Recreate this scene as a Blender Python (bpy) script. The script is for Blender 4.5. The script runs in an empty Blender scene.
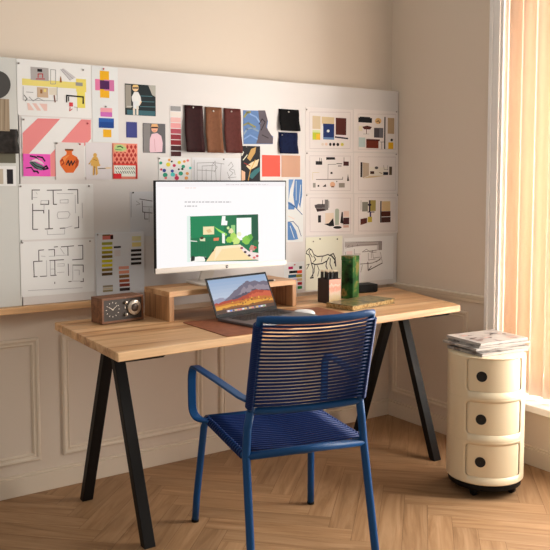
import bpy, bmesh, math, random
from mathutils import Vector, Matrix
random.seed(7)
SC = bpy.context.scene
COL = SC.collection
PI = math.pi
R = math.radians

# ------------------------------------------------------------------ camera
F_PX, PP_Y = 785.715, 238.72
CAM = Vector((-2.9707, -3.2261, 1.3000))
YAW, PITCH = 0.59854, 0.072525
cd = bpy.data.cameras.new('camera'); cam = bpy.data.objects.new('camera', cd); COL.objects.link(cam)
cam.location = CAM; cam.rotation_euler = (PI/2 - PITCH, 0, -YAW)
cd.sensor_width = 36; cd.lens = F_PX/550*36; cd.shift_y = (PP_Y - 275)/550
cd.clip_start = 0.05; cd.clip_end = 100
SC.camera = cam
_F = Vector((math.sin(YAW)*math.cos(PITCH), math.cos(YAW)*math.cos(PITCH), -math.sin(PITCH)))
_R = Vector((math.cos(YAW), -math.sin(YAW), 0)); _U = _R.cross(_F)
def at(px, py, axis, val):
    """the point of a real plane (axis = val) seen at a measured place of the photograph"""
    d = _F + _R*((px-275)/F_PX) - _U*((py-PP_Y)/F_PX)
    return CAM + d*((val-CAM[axis])/d[axis])

# ------------------------------------------------------------------ materials
def lin(c):
    c = c/255.0
    return c/12.92 if c <= 0.04045 else ((c+0.055)/1.055)**2.4
def rgb(c): return (lin(c[0]), lin(c[1]), lin(c[2]), 1)
_mats = {}
def mat(name, c, rough=0.6, metal=0.0, bump=0, bscale=200, spec=0.5, emit=0, raw=None, coat=0):
    if name in _mats: return _mats[name]
    m = bpy.data.materials.new(name); m.use_nodes = True; _mats[name] = m
    n = m.node_tree.nodes; b = n['Principled BSDF']; L = m.node_tree.links
    col = raw if raw else rgb(c)
    b.inputs['Base Color'].default_value = col
    b.inputs['Roughness'].default_value = rough; b.inputs['Metallic'].default_value = metal
    b.inputs['Specular IOR Level'].default_value = spec
    if coat: b.inputs['Coat Weight'].default_value = coat
    if emit:
        b.inputs['Base Color'].default_value = (0.01, 0.01, 0.01, 1)
        b.inputs['Emission Color'].default_value = col; b.inputs['Emission Strength'].default_value = emit
    if bump:
        t = n.new('ShaderNodeTexCoord'); x = n.new('ShaderNodeTexNoise'); x.inputs['Scale'].default_value = bscale
        x.inputs['Detail'].default_value = 4
        bp = n.new('ShaderNodeBump'); bp.inputs['Strength'].default_value = bump; bp.inputs['Distance'].default_value = 0.002
        L.new(t.outputs['Object'], x.inputs['Vector']); L.new(x.outputs['Fac'], bp.inputs['Height'])
        L.new(bp.outputs['Normal'], b.inputs['Normal'])
    return m
WHITE_REF = (203, 193, 186)         # how plain white paper on the board photographs
def paint(c):
    """printed colour: photographed value divided by what white paper gives there"""
    key = 'print_%02x%02x%02x' % tuple(c)
    raw = tuple(min(0.80, (lin(c[i])/lin(WHITE_REF[i]))**1.22*0.70) for i in range(3)) + (1,)
    return mat(key, None, 0.65, spec=0.25, raw=raw)
def glow(c, k=1.0):
    return mat('screen_%02x%02x%02x' % tuple(c), c, 0.5, emit=k, spec=.08)

def wood(name, c0, c1, c2, axis=0, sx=1.2, sy=14, stave=0, rough=0.45, var=0.25, seed=0.0, contrast=(0.32, 0.52, 0.72)):
    m = bpy.data.materials.new(name); m.use_nodes = True
    n = m.node_tree.nodes; L = m.node_tree.links; b = n['Principled BSDF']
    tc = n.new('ShaderNodeTexCoord'); mp = n.new('ShaderNodeMapping')
    sc = [sy, sy, sy]; sc[axis] = sx
    mp.inputs['Scale'].default_value = sc; mp.inputs['Location'].default_value = (seed, seed*1.7, seed*0.3)
    L.new(tc.outputs['Object'], mp.inputs['Vector'])
    vec = mp.outputs['Vector']
    if stave:
        sp = n.new('ShaderNodeSeparateXYZ'); L.new(tc.outputs['Object'], sp.inputs[0])
        dv = n.new('ShaderNodeMath'); dv.operation = 'DIVIDE'; dv.inputs[1].default_value = stave
        L.new(sp.outputs[1 if axis == 0 else 0], dv.inputs[0])
        fl = n.new('ShaderNodeMath'); fl.operation = 'FLOOR'; L.new(dv.outputs[0], fl.inputs[0])
        wn = n.new('ShaderNodeTexWhiteNoise'); wn.noise_dimensions = '1D'; L.new(fl.outputs[0], wn.inputs['W'])
        ad = n.new('ShaderNodeVectorMath'); ad.operation = 'MULTIPLY_ADD'
        L.new(wn.outputs['Color'], ad.inputs[0]); ad.inputs[1].default_value = (9, 9, 9); L.new(vec, ad.inputs[2])
        vec = ad.outputs[0]
    nz = n.new('ShaderNodeTexNoise'); nz.inputs['Scale'].default_value = 1.0; nz.inputs['Detail'].default_value = 7
    nz.inputs['Roughness'].default_value = 0.62; nz.inputs['Distortion'].default_value = 0.9
    L.new(vec, nz.inputs['Vector'])
    rp = n.new('ShaderNodeValToRGB'); e = rp.color_ramp.elements
    e[0].position = contrast[0]; e[0].color = rgb(c0); e[1].position = contrast[2]; e[1].color = rgb(c2)
    k = e.new(contrast[1]); k.color = rgb(c1)
    L.new(nz.outputs['Fac'], rp.inputs['Fac'])
    n2 = n.new('ShaderNodeTexNoise'); n2.inputs['Scale'].default_value = 6; n2.inputs['Detail'].default_value = 3
    L.new(vec, n2.inputs['Vector'])
    mr = n.new('ShaderNodeMapRange'); mr.inputs['To Min'].default_value = 1-var; mr.inputs['To Max'].default_value = 1+var
    L.new(n2.outputs['Fac'], mr.inputs['Value'])
    mx = n.new('ShaderNodeMix'); mx.data_type = 'RGBA'; mx.blend_type = 'MULTIPLY'; mx.inputs['Factor'].default_value = 1
    L.new(rp.outputs['Color'], mx.inputs[6]); L.new(mr.outputs['Result'], mx.inputs[7])
    out = mx.outputs[2]
    if stave:
        m2 = n.new('ShaderNodeMapRange'); m2.inputs['To Min'].default_value = 0.84; m2.inputs['To Max'].default_value = 1.14
        L.new(wn.outputs['Value'], m2.inputs['Value'])
        mx2 = n.new('ShaderNodeMix'); mx2.data_type = 'RGBA'; mx2.blend_type = 'MULTIPLY'; mx2.inputs['Factor'].default_value = 1
        L.new(out, mx2.inputs[6]); L.new(m2.outputs['Result'], mx2.inputs[7]); out = mx2.outputs[2]
    L.new(out, b.inputs['Base Color']); b.inputs['Roughness'].default_value = rough
    bp = n.new('ShaderNodeBump'); bp.inputs['Strength'].default_value = 0.08; bp.inputs['Distance'].default_value = 0.001
    L.new(n2.outputs['Fac'], bp.inputs['Height']); L.new(bp.outputs['Normal'], b.inputs['Normal'])
    return m

def mottled(name, cols, scale=20, rough=0.5, stops=None, detail=5, stretch=(1, 1, 1), coat=0, spec=.2):
    m = bpy.data.materials.new(name); m.use_nodes = True
    n = m.node_tree.nodes; L = m.node_tree.links; b = n['Principled BSDF']; b.inputs['Specular IOR Level'].default_value = spec
    tc = n.new('ShaderNodeTexCoord'); mp = n.new('ShaderNodeMapping'); mp.inputs['Scale'].default_value = stretch
    nz = n.new('ShaderNodeTexNoise'); nz.inputs['Scale'].default_value = scale; nz.inputs['Detail'].default_value = detail
    rp = n.new('ShaderNodeValToRGB'); e = rp.color_ramp.elements
    stops = stops or [0.3+0.4*i/(len(cols)-1) for i in range(len(cols))]
    e[0].position = stops[0]; e[0].color = rgb(cols[0]); e[1].position = stops[-1]; e[1].color = rgb(cols[-1])
    for s, c in zip(stops[1:-1], cols[1:-1]):
        k = e.new(s); k.color = rgb(c)
    L.new(tc.outputs['Object'], mp.inputs['Vector']); L.new(mp.outputs['Vector'], nz.inputs['Vector'])
    L.new(nz.outputs['Fac'], rp.inputs['Fac']); L.new(rp.outputs['Color'], b.inputs['Base Color'])
    b.inputs['Roughness'].default_value = rough
    if coat: b.inputs['Coat Weight'].default_value = coat
    return m

# ------------------------------------------------------------------ mesh builder
class MB:
    def __init__(s): s.v = []; s.f = []; s.m = []; s.mats = []; s.sm = []
    def mi(s, m):
        if m not in s.mats: s.mats.append(m)
        return s.mats.index(m)
    def add(s, vs, fs, m, smooth=False):
        o = len(s.v); s.v += [tuple(v) for v in vs]; i = s.mi(m)
        for f in fs: s.f.append(tuple(a+o for a in f)); s.m.append(i); s.sm.append(smooth)
    def box(s, x0, x1, y0, y1, z0, z1, m):
        vs = [(x, y, z) for x in (x0, x1) for y in (y0, y1) for z in (z0, z1)]
        s.add(vs, [(0,1,3,2),(4,6,7,5),(0,4,5,1),(2,3,7,6),(0,2,6,4),(1,5,7,3)], m)
    def hexa(s, bot, top, m):
        """bottom and top rings of four corners, counter-clockwise from above"""
        s.add(list(bot)+list(top), [(3,2,1,0),(4,5,6,7)]+[(i,(i+1)%4,4+(i+1)%4,4+i) for i in range(4)], m)
    def prism(s, pts, z0, z1, m, smooth=False):
        k = len(pts)
        s.add([(x,y,z0) for x,y in pts]+[(x,y,z1) for x,y in pts],
              [tuple(range(k-1,-1,-1)), tuple(range(k,2*k))]+[(i,(i+1)%k,k+(i+1)%k,k+i) for i in range(k)], m, smooth)
    def rbox(s, x0, x1, y0, y1, z0, z1, r, m, seg=5):
        pts = []
        for cx, cy, a in ((x1-r,y1-r,0),(x0+r,y1-r,90),(x0+r,y0+r,180),(x1-r,y0+r,270)):
            for i in range(seg+1):
                t = R(a+90*i/seg); pts.append((cx+r*math.cos(t), cy+r*math.sin(t)))
        s.prism(pts, z0, z1, m)
    def tube(s, pts, r, m, seg=12, cap=True, closed=False):
        pts = [Vector(p) for p in pts]; n = len(pts); rings = []
        T = []
        for i in range(n):
            if closed: t = pts[(i+1)%n]-pts[i-1]
            else: t = pts[min(i+1,n-1)]-pts[max(i-1,0)]
            T.append(t.normalized())
        up = Vector((0,0,1)) if abs(T[0].z) < .9 else Vector((0,1,0))
        N = (up - T[0]*up.dot(T[0])).normalized(); vs = []
        for i in range(n):
            N = (N - T[i]*N.dot(T[i])).normalized(); B = T[i].cross(N)
            rr = r[i] if isinstance(r, (list, tuple)) else r
            for k in range(seg):
                a = 2*PI*k/seg; vs.append(pts[i]+N*math.cos(a)*rr+B*math.sin(a)*rr)
        fs = []
        for i in range(n if closed else n-1):
            j = (i+1) % n
            for k in range(seg):
                q = (k+1) % seg; fs.append((i*seg+k, i*seg+q, j*seg+q, j*seg+k))
        if cap and not closed:
            fs.append(tuple(range(seg-1,-1,-1))); fs.append(tuple((n-1)*seg+k for k in range(seg)))
        s.add(vs, fs, m, True)
    def band(s, pts, wdir, w, t, m):
        pts = [Vector(p) for p in pts]; n = len(pts); vs = []
        for i in range(n):
            T = (pts[min(i+1,n-1)]-pts[max(i-1,0)]).normalized()
            W = Vector(wdir); W = (W - T*W.dot(T)).normalized(); N = W.cross(T)
            for a, b in ((1,1),(1,-1),(-1,-1),(-1,1)): vs.append(pts[i]+W*a*w/2+N*b*t/2)
        fs = [(3,2,1,0), tuple((n-1)*4+k for k in range(4))]
        for i in range(n-1):
            for k in range(4):
                q = (k+1) % 4; fs.append((i*4+k, i*4+q, i*4+4+q, i*4+4+k))
        s.add(vs, fs, m, False)
    def lathe(s, prof, m, seg=32, origin=(0,0,0), axis='z', smooth=True):
        vs = []; n = len(prof); o = Vector(origin)
        for r, h in prof:
            for k in range(seg):
                a = 2*PI*k/seg; p = (r*math.cos(a), r*math.sin(a), h)
                if axis == 'y': p = (p[0], -h, p[1])          # axis towards the viewer side (-y)
                if axis == 'x': p = (h, p[0], p[1])
                vs.append(o+Vector(p))
        fs = [(i*seg+k, i*seg+(k+1)%seg, (i+1)*seg+(k+1)%seg, (i+1)*seg+k) for i in range(n-1) for k in range(seg)]
        fs.append(tuple(range(seg-1,-1,-1))); fs.append(tuple((n-1)*seg+k for k in range(seg)))
        s.add(vs, fs, m, smooth)
    def build(s, name, parent=None, loc=(0,0,0), rotz=0, bevel=0, bseg=2, auto=True):
        me = bpy.data.meshes.new(name); me.from_pydata(s.v, [], s.f)
        for m in s.mats: me.materials.append(m)
        me.polygons.foreach_set('material_index', s.m); me.polygons.foreach_set('use_smooth', s.sm)
        bm = bmesh.new(); bm.from_mesh(me); bmesh.ops.recalc_face_normals(bm, faces=bm.faces); bm.to_mesh(me); bm.free()
        me.update()
        o = bpy.data.objects.new(name, me); COL.objects.link(o); o.location = loc; o.rotation_euler = (0,0,rotz)
        if parent: o.parent = parent
        if bevel:
            b = o.modifiers.new('bevel', 'BEVEL'); b.width = bevel; b.segments = bseg; b.limit_method = 'ANGLE'; b.angle_limit = R(40)
        return o
def tag(o, label=None, cat=None, group=None, kind=None):
    if label: o['label'] = label
    if cat: o['category'] = cat
    if group: o['group'] = group
    if kind: o['kind'] = kind
    return o
def empty(name, loc, rz=0):
    o = bpy.data.objects.new(name, None); COL.objects.link(o); o.location = loc; o.rotation_euler = (0,0,rz)
    o.empty_display_size = 0.05; return o
def struct(mb, name, parent=None, **k):
    o = mb.build(name, parent, **k)
    o['kind'] = 'structure'
    return o

# ------------------------------------------------------------------ the room
WALL = mat('wall_paint', (222, 207, 191), 0.75, bump=0.05, bscale=120)
LOWER = mat('panel_paint', (226, 211, 192), 0.6)
TRIMW = mat('window_trim_white', (247, 243, 240), 0.4)
DADO_W = mat('dado_paint', (224, 209, 190), 0.5)

b = MB(); b.box(-4.6, 0.22, 0, 0.15, -0.05, 2.75, WALL); struct(b, 'wall_back')
WY0, WY1, WZ0, WZ1 = -0.766, -2.25, 0.292, 2.45
b = MB()
b.box(0, 0.22, WY0, 0, -0.05, 2.75, WALL)
b.box(0, 0.22, WY1, WY0, -0.05, WZ0-0.03, WALL)
b.box(0, 0.22, WY1, WY0, WZ1, 2.75, WALL)
b.box(0, 0.22, -4.6, WY1, -0.05, 2.75, WALL)
struct(b, 'wall_right')

# herringbone parquet
def floor_mesh():
    W, m_ = 0.092, 6; Lp = W*m_; ang = R(45)
    me = bpy.data.meshes.new('floor'); bm = bmesh.new()
    uvl = bm.loops.layers.uv.new('UVMap'); cl = bm.faces.layers.float.new('plank')
    rot = Matrix.Rotation(ang, 3, 'Z'); cen = Vector((-1.9, -2.2, 0)); g = 0.0007
    def plank(x, y, w, h, horiz):
        c = rot @ Vector((x+w/2, y+h/2, 0)) + cen
        if not (-5.1 < c.x < 0.6 and -5.1 < c.y < 0.6): return
        q = [(x+g, y+g), (x+w-g, y+g), (x+w-g, y+h-g), (x+g, y+h-g)]
        vs = [bm.verts.new(rot @ Vector((a, b_, 0)) + cen) for a, b_ in q]
        f = bm.faces.new(vs); rnd = random.random(); f[cl] = rnd
        ox, oy = random.uniform(0, 40), random.uniform(0, 40)
        uv = [(0,0),(Lp,0),(Lp,W),(0,W)] if horiz else [(0,0),(0,W),(Lp,W),(Lp,0)]
        for lp, (u, v) in zip(f.loops, uv): lp[uvl].uv = (u+ox, v+oy)
    N = 60
    for k in range(-N, N):
        for j in range(-8, 8):
            plank(k*W + 2*Lp*j, k*W, Lp, W, True)
            plank(k*W, (k-2*m_+1)*W + 2*Lp*j, W, Lp, False)
    for co, no in (((0.0,0,0),(1,0,0)), ((0,0.0,0),(0,1,0)), ((-4.6,0,0),(-1,0,0)), ((0,-4.6,0),(0,-1,0))):
        bmesh.ops.bisect_plane(bm, geom=bm.verts[:]+bm.edges[:]+bm.faces[:], plane_co=co, plane_no=no, clear_outer=True)
    # dark bed under the joints
    vs = [bm.verts.new(p) for p in ((-4.6,-4.6,-0.0012),(0,-4.6,-0.0012),(0,0,-0.0012),(-4.6,0,-0.0012))]
    f = bm.faces.new(vs); f.material_index = 1
    bm.to_mesh(me); bm.free(); return me
def floor_mat():
    m = bpy.data.materials.new('parquet_oak'); m.use_nodes = True
    n = m.node_tree.nodes; L = m.node_tree.links; b = n['Principled BSDF']
    uv = n.new('ShaderNodeUVMap'); uv.uv_map = 'UVMap'
    at_ = n.new('ShaderNodeAttribute'); at_.attribute_name = 'plank'
    mp = n.new('ShaderNodeMapping'); mp.inputs['Scale'].default_value = (2.2, 26, 1)
    L.new(uv.outputs[0], mp.inputs['Vector'])
    nz = n.new('ShaderNodeTexNoise'); nz.inputs['Detail'].default_value = 7; nz.inputs['Scale'].default_value = 1; nz.inputs['Roughness'].default_value = .6
    nz.inputs['Distortion'].default_value = 1.0
    L.new(mp.outputs[0], nz.inputs['Vector'])
    rp = n.new('ShaderNodeValToRGB'); e = rp.color_ramp.elements
    e[0].position = .28; e[0].color = rgb(FLOOR_C[0]); e[1].position = .74; e[1].color = rgb(FLOOR_C[2]); k = e.new(.5); k.color = rgb(FLOOR_C[1])
    L.new(nz.outputs['Fac'], rp.inputs['Fac'])
    mr = n.new('ShaderNodeMapRange'); mr.inputs['To Min'].default_value = .88; mr.inputs['To Max'].default_value = 1.10
    L.new(at_.outputs['Fac'], mr.inputs['Value'])
    mx = n.new('ShaderNodeMix'); mx.data_type = 'RGBA'; mx.blend_type = 'MULTIPLY'; mx.inputs['Factor'].default_value = 1
    L.new(rp.outputs['Color'], mx.inputs[6]); L.new(mr.outputs['Result'], mx.inputs[7])
    L.new(mx.outputs[2], b.inputs['Base Color']); b.inputs['Roughness'].default_value = 0.5
    b.inputs['Specular IOR Level'].default_value = 0.3
    return m
FLOOR_C = ((134, 99, 67), (160, 124, 89), (180, 144, 109))
fl = bpy.data.objects.new('floor', floor_mesh()); COL.objects.link(fl)
fl.data.materials.append(floor_mat()); fl.data.materials.append(mat('floor_joint', (122, 92, 66), .8)); fl['kind'] = 'structure'

# skirting
def skirting(name, x0, x1, y0, y1):
    b = MB(); b.box(x0, x1, y0, y1, 0, 0.086, LOWER); 
    return b
b = MB(); b.box(-4.6, 0, -0.016, 0, 0, 0.078, LOWER); b.box(-4.6, 0, -0.010, 0, 0.078, 0.088, LOWER); struct(b, 'baseboard_back', bevel=.002)
b = MB(); b.box(-0.016, 0, -4.6, -0.016, 0, 0.078, LOWER); b.box(-0.010, 0, -4.6, -0.016, 0.078, 0.088, LOWER); struct(b, 'baseboard_right', bevel=.002)

# panel mouldings: a mitred profile swept round each rectangle
def moulding(b, a0, a1, z0, z1, plane):
    prof = [(0,0),(0,.010),(.006,.013),(.012,.012),(.016,.007),(.022,.006),(.026,.009),(.030,.006),(.032,0)]   # inset, height
    rings = []
    for ins, h in prof:
        pts = []
        for a, z in ((a0+ins, z0+ins), (a1-ins, z0+ins), (a1-ins, z1-ins), (a0+ins, z1-ins)):
            pts.append((a, -h, z) if plane == 'back' else (-h, a, z))
        rings.append(pts)
    vs = [p for r_ in rings for p in r_]
    fs = [(i*4+k, i*4+(k+1)%4, i*4+4+(k+1)%4, i*4+4+k) for i in range(len(prof)-1) for k in range(4)]
    b.add(vs, fs, LOWER)
tn = 1
for a0, a1 in ((-2.62, -1.965), (-1.868, -1.19), (-1.095, -0.10)):
    b = MB(); moulding(b, a0, a1, 0.136, 0.655, 'back'); struct(b, 'trim_%d' % tn); tn += 1
b = MB(); moulding(b, -0.575, -0.035, 0.132, 0.655, 'right'); struct(b, 'trim_%d' % tn); tn += 1
# dado rail on the right wall
b = MB()
for (z0, z1, d) in ((.722, .736, .020), (.736, .748, .026), (.706, .722, .012)):
    b.box(-d, 0, -0.697, 0, z0, z1, DADO_W)
struct(b, 'trim_%d' % tn, bevel=.003); tn += 1
# pine ledge under the pin boards
PINE = wood('pine_ledge_wood', (196,150,105), (216,172,126), (228,190,146), 0, 1.5, 22)
b = MB(); b.box(-4.6, -1.60, -0.090, 0, 0.774, 0.800, PINE); struct(b, 'trim_%d' % tn, bevel=.002); tn += 1

# ------------------------------------------------------------------ window
b = MB()
b.box(-0.022, 0, -0.752, -0.697, WZ0-0.02, WZ1+0.06, TRIMW); b.box(-0.012, 0, -0.766, -0.752, WZ0-0.02, WZ1+0.06, TRIMW)
b.box(-0.030, -0.022, -0.715, -0.697, WZ0-0.02, WZ1+0.06, TRIMW)
b.box(-0.022, 0, WY1-0.06, WY1, WZ0-0.02, WZ1+0.06, TRIMW)
b.box(-0.022, 0, WY1, -0.752, WZ1, WZ1+0.06, TRIMW)
win = struct(b, 'window_1', bevel=.002)
b = MB(); b.box(-0.055, 0.20, WY1-0.06, -0.697, WZ0-0.032, WZ0, TRIMW); struct(b, 'window_sill', win, bevel=.004)
b = MB()
fw = .055
b.box(.12, .18, WY0-fw, WY0, WZ0, WZ1, TRIMW); b.box(.12, .18, WY1, WY1+fw, WZ0, WZ1, TRIMW)
b.box(.12, .18, WY1+fw, WY0-fw, WZ0, WZ0+.09, TRIMW); b.box(.12, .18, WY1+fw, WY0-fw, WZ1-fw, WZ1, TRIMW)
b.box(.12, .18, -1.235, -1.165, WZ0+.09, WZ1-fw, TRIMW)
struct(b, 'window_frame', win, bevel=.003)
GL = bpy.data.materials.new('window_glass'); GL.use_nodes = True
n = GL.node_tree.nodes; n.remove(n['Principled BSDF'])
tr = n.new('ShaderNodeBsdfTransparent'); gs = n.new('ShaderNodeBsdfGlossy'); gs.inputs['Roughness'].default_value = 0.02
mx = n.new('ShaderNodeMixShader'); mx.inputs[0].default_value = .06
GL.node_tree.links.new(tr.outputs[0], mx.inputs[1]); GL.node_tree.links.new(gs.outputs[0], mx.inputs[2])
GL.node_tree.links.new(mx.outputs[0], n['Material Output'].inputs[0])
b = MB(); b.box(.148, .154, WY1+fw, -1.235, WZ0+.09, WZ1-fw, GL); b.box(.148, .154, -1.165, WY0-fw, WZ0+.09, WZ1-fw, GL)
struct(b, 'pane', win)

# vertical blind, drawn to the corner end of the window
SL = bpy.data.materials.new('blind_fabric_peach'); SL.use_nodes = True
n = SL.node_tree.nodes; n.remove(n['Principled BSDF']); L_ = SL.node_tree.links
df = n.new('ShaderNodeBsdfDiffuse'); df.inputs[0].default_value = rgb((244, 224, 204))
tl = n.new('ShaderNodeBsdfTranslucent'); tl.inputs[0].default_value = rgb((250, 222, 198))
mx = n.new('ShaderNodeMixShader'); mx.inputs[0].default_value = .22
L_.new(df.outputs[0], mx.inputs[1]); L_.new(tl.outputs[0], mx.inputs[2]); L_.new(mx.outputs[0], n['Material Output'].inputs[0])
ALU = mat('aluminium_track', (200, 196, 190), .4, .6)
bl = tag(empty('vertical_blind', (0.035, -0.80, WZ0)), 'peach fabric vertical blind hanging in the bright window on the right', 'window blind')
b = MB(); b.box(-.02, .02, -.62, .03, WZ1-WZ0-.045, WZ1-WZ0-.005, ALU); b.build('track', bl)
for i in range(7):
    yc = -0.001 - 0.078*i
    b = MB(); N = 10; ang = R(-75 + random.uniform(-4, 4)); w = 0.065
    vs = []
    for k in range(N+1):
        t = (k/N-.5); u = t*w; bow = .013*(1-4*t*t)
        x = u*math.cos(ang) - bow*math.sin(ang); y = u*math.sin(ang) + bow*math.cos(ang)
        vs += [(x, yc+y, 0.018), (x, yc+y, WZ1-WZ0-.045)]
    b.add(vs, [(2*k, 2*k+1, 2*k+3, 2*k+2) for k in range(N)], SL, True)
    o = b.build('slat', bl); s = o.modifiers.new('thick', 'SOLIDIFY'); s.thickness = .0006

# ------------------------------------------------------------------ pin boards
BY = -0.06                                       # front face of the boards
BOARD = mat('board_white', (219, 215, 214), .35, spec=.3)
BOARD2 = mat('board_pale_grey', (208, 209, 206), .35, spec=.3)
b = MB(); q = [(-2.040,.801),(-1.597,.801),(-1.597,.742),(-.004,.742),(-.004,1.785),(-2.040,1.785)]
b.add([(x,BY,z) for x,z in q]+[(x,-.004,z) for x,z in q], [(0,1,2,3,4,5),(11,10,9,8,7,6)]+[(i,(i+1)%6,6+(i+1)%6,6+i) for i in range(6)], BOARD)
tag(b.build('pin_board', bevel=.002), 'large white pin board of pinned sheets leaning above the desk', 'pin board')
b = MB(); b.box(-3.05, -2.044, BY, -.004, .801, 1.785, BOARD2)
tag(b.build('pin_board', bevel=.002), 'pale grey pin board at the left edge holding a round grey sample', 'pin board')

PIN = {'w': mat('pin_white', (236, 230, 224), .3), 'k': mat('pin_black', (40, 36, 36), .3), 'p': mat('pin_pink', (200, 70, 90), .3),
       's': mat('pin_steel', (150, 142, 138), .4, .2)}
def bp(px, py): 
    p = at(px, py, 1, BY); return (p.x, p.z)
def brect(x0, y0, x1, y1):
    xm, ym = (x0+x1)/2, (y0+y1)/2
    l = bp(x0, ym)[0]; r_ = bp(x1, ym)[0]; t = bp(xm, y0)[1]; o = bp(xm, y1)[1]
    return l, o, r_, t
def bent(e):
    """print element in measured photo coordinates -> polygons on the board plane"""
    k = e[0]
    if k == 'r':
        l, o, r_, t = brect(*e[1:5]); return [[(l,o),(r_,o),(r_,t),(l,t)]]
    if k == 'p': return [[bp(*q) for q in e[1]]]
    if k == 'e':
        return [[bp(e[1]+e[3]*math.cos(2*PI*i/18), e[2]+e[4]*math.sin(2*PI*i/18)) for i in range(18)]]
    if k == 'l':
        pts = [Vector(bp(*q)) for q in e[1]]; w = e[2]*.0045/2; out = []
        for a, c in zip(pts, pts[1:]):
            d = (c-a)
            if d.length < 1e-6: continue
            d.normalize(); nn = Vector((-d.y, d.x))*w; a2, c2 = a-d*w*.7, c+d*w*.7
            out.append([tuple(a2+nn), tuple(c2+nn), tuple(c2-nn), tuple(a2-nn)])
        return out
def sheet(name, label, cat, rect, color, elems=(), pins=(), lift=0, th=.0012, group=None, mt=None, outline=None, curl=0, tilt=0):
    """a sheet or sample pinned flat on the board, with what is printed on it"""
    l, o, r_, t = brect(*rect); cx, cz = (l+r_)/2, (o+t)/2
    base = mt or paint(color)
    b = MB(); y1 = lift+.0003; y0 = -th
    if outline:
        q = [bp(*p) for p in outline]; k = len(q)
        vs = [(x-cx, y1, z-cz) for x, z in q]+[(x-cx, y0, z-cz) for x, z in q]
        b.add(vs, [tuple(range(k)), tuple(range(2*k-1, k-1, -1))]+[(i, (i+1)%k, k+(i+1)%k, k+i) for i in range(k)], base)
    elif curl:
        N = 10; vs = []; w = r_-l; h = t-o
        for i in range(N+1):                     # thick cloth hanging from its pin: bows off the board below
            f = i/N; bow = -curl*(f**1.6); wig = .0015*math.sin(f*9)
            for k in range(7):
                g = k/6; side = -curl*.55*abs(2*g-1)**2*(.25+f)
                vs.append((-w/2+w*g+wig, y0+bow+side, h/2-h*f))
        fs = [(i*7+k, i*7+k+1, (i+1)*7+k+1, (i+1)*7+k) for i in range(N) for k in range(6)]
        b.add(vs, fs, base, True)
    else:
        b.box(l-cx, r_-cx, y0, y1, o-cz, t-cz, base)
    for n_, e in enumerate(elems):
        for poly in bent(e):
            y = y0-.00025-.00012*n_*.25
            b.add([(x-cx, y, z-cz) for x, z in poly], [tuple(range(len(poly)))], paint(e[-1]))
    ob = b.build(name, None, (cx, BY-lift, cz), 0)
    if tilt: ob.rotation_euler = (0, tilt, 0)
    if curl:
        s = ob.modifiers.new('cloth_thickness', 'SOLIDIFY'); s.thickness = .002; s.offset = 1
    for px, py, k in pins:
        x, z = bp(px, py); p = MB()
        rr = .0036
        p.lathe([(rr*.4, -lift-.001), (rr*.4, .0005), (rr, .001), (rr, .004), (rr*.5, .006)], PIN[k], 12, (x-cx, y0, z-cz), 'y')
        p.build('pin', ob)
    return tag(ob, label, cat, group)

INK = (70, 62, 62); PALE = (150, 142, 140); W_ = (214, 204, 200)
# ---- left board
sheet('felt_sample', 'round charcoal grey sample cut off by the left edge, above the wood sample', 'material sample', (-16.5, 71, 9.8, 99), (84, 78, 74),
      outline=[(-3.4+13.2*math.cos(2*PI*i/28), 85+13.8*math.sin(2*PI*i/28)) for i in range(28)], th=.012)
sheet('wood_sample', 'narrow brown wood strip at the left edge below the round grey sample', 'material sample', (-6, 99, 9, 131), (156, 134, 112),
      [('l', [(x, 99.5), (x-.4, 130)], .5, c) for x, c in ((-1, (128,106,86)), (1.5, (176,156,134)), (4, (126,104,84)), (6, (172,150,126)))], th=.006)
sheet('fabric_swatch', 'charcoal leather swatch with a lifting corner at the left edge', 'fabric swatch', (-8, 129, 17.5, 153.5), (66, 58, 54), mt=mottled('charcoal_leather', ((30,27,25),(42,37,34),(54,49,46)), 60, .6),
      curl=.010, th=.003)
sheet('fabric_swatch', 'olive grey swatch under the charcoal one at the left edge', 'fabric swatch', (-8, 147, 15.5, 163), (108, 100, 84), th=.002)
sheet('sample_card', 'white card with one beige and one black chip at the left edge', 'sample card', (-10, 166, 16, 186), W_, [('r', -4, 169, 3.2, 184, (182,164,146)), ('r', 6.8, 169.3, 13, 184, (44,38,42))])

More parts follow.
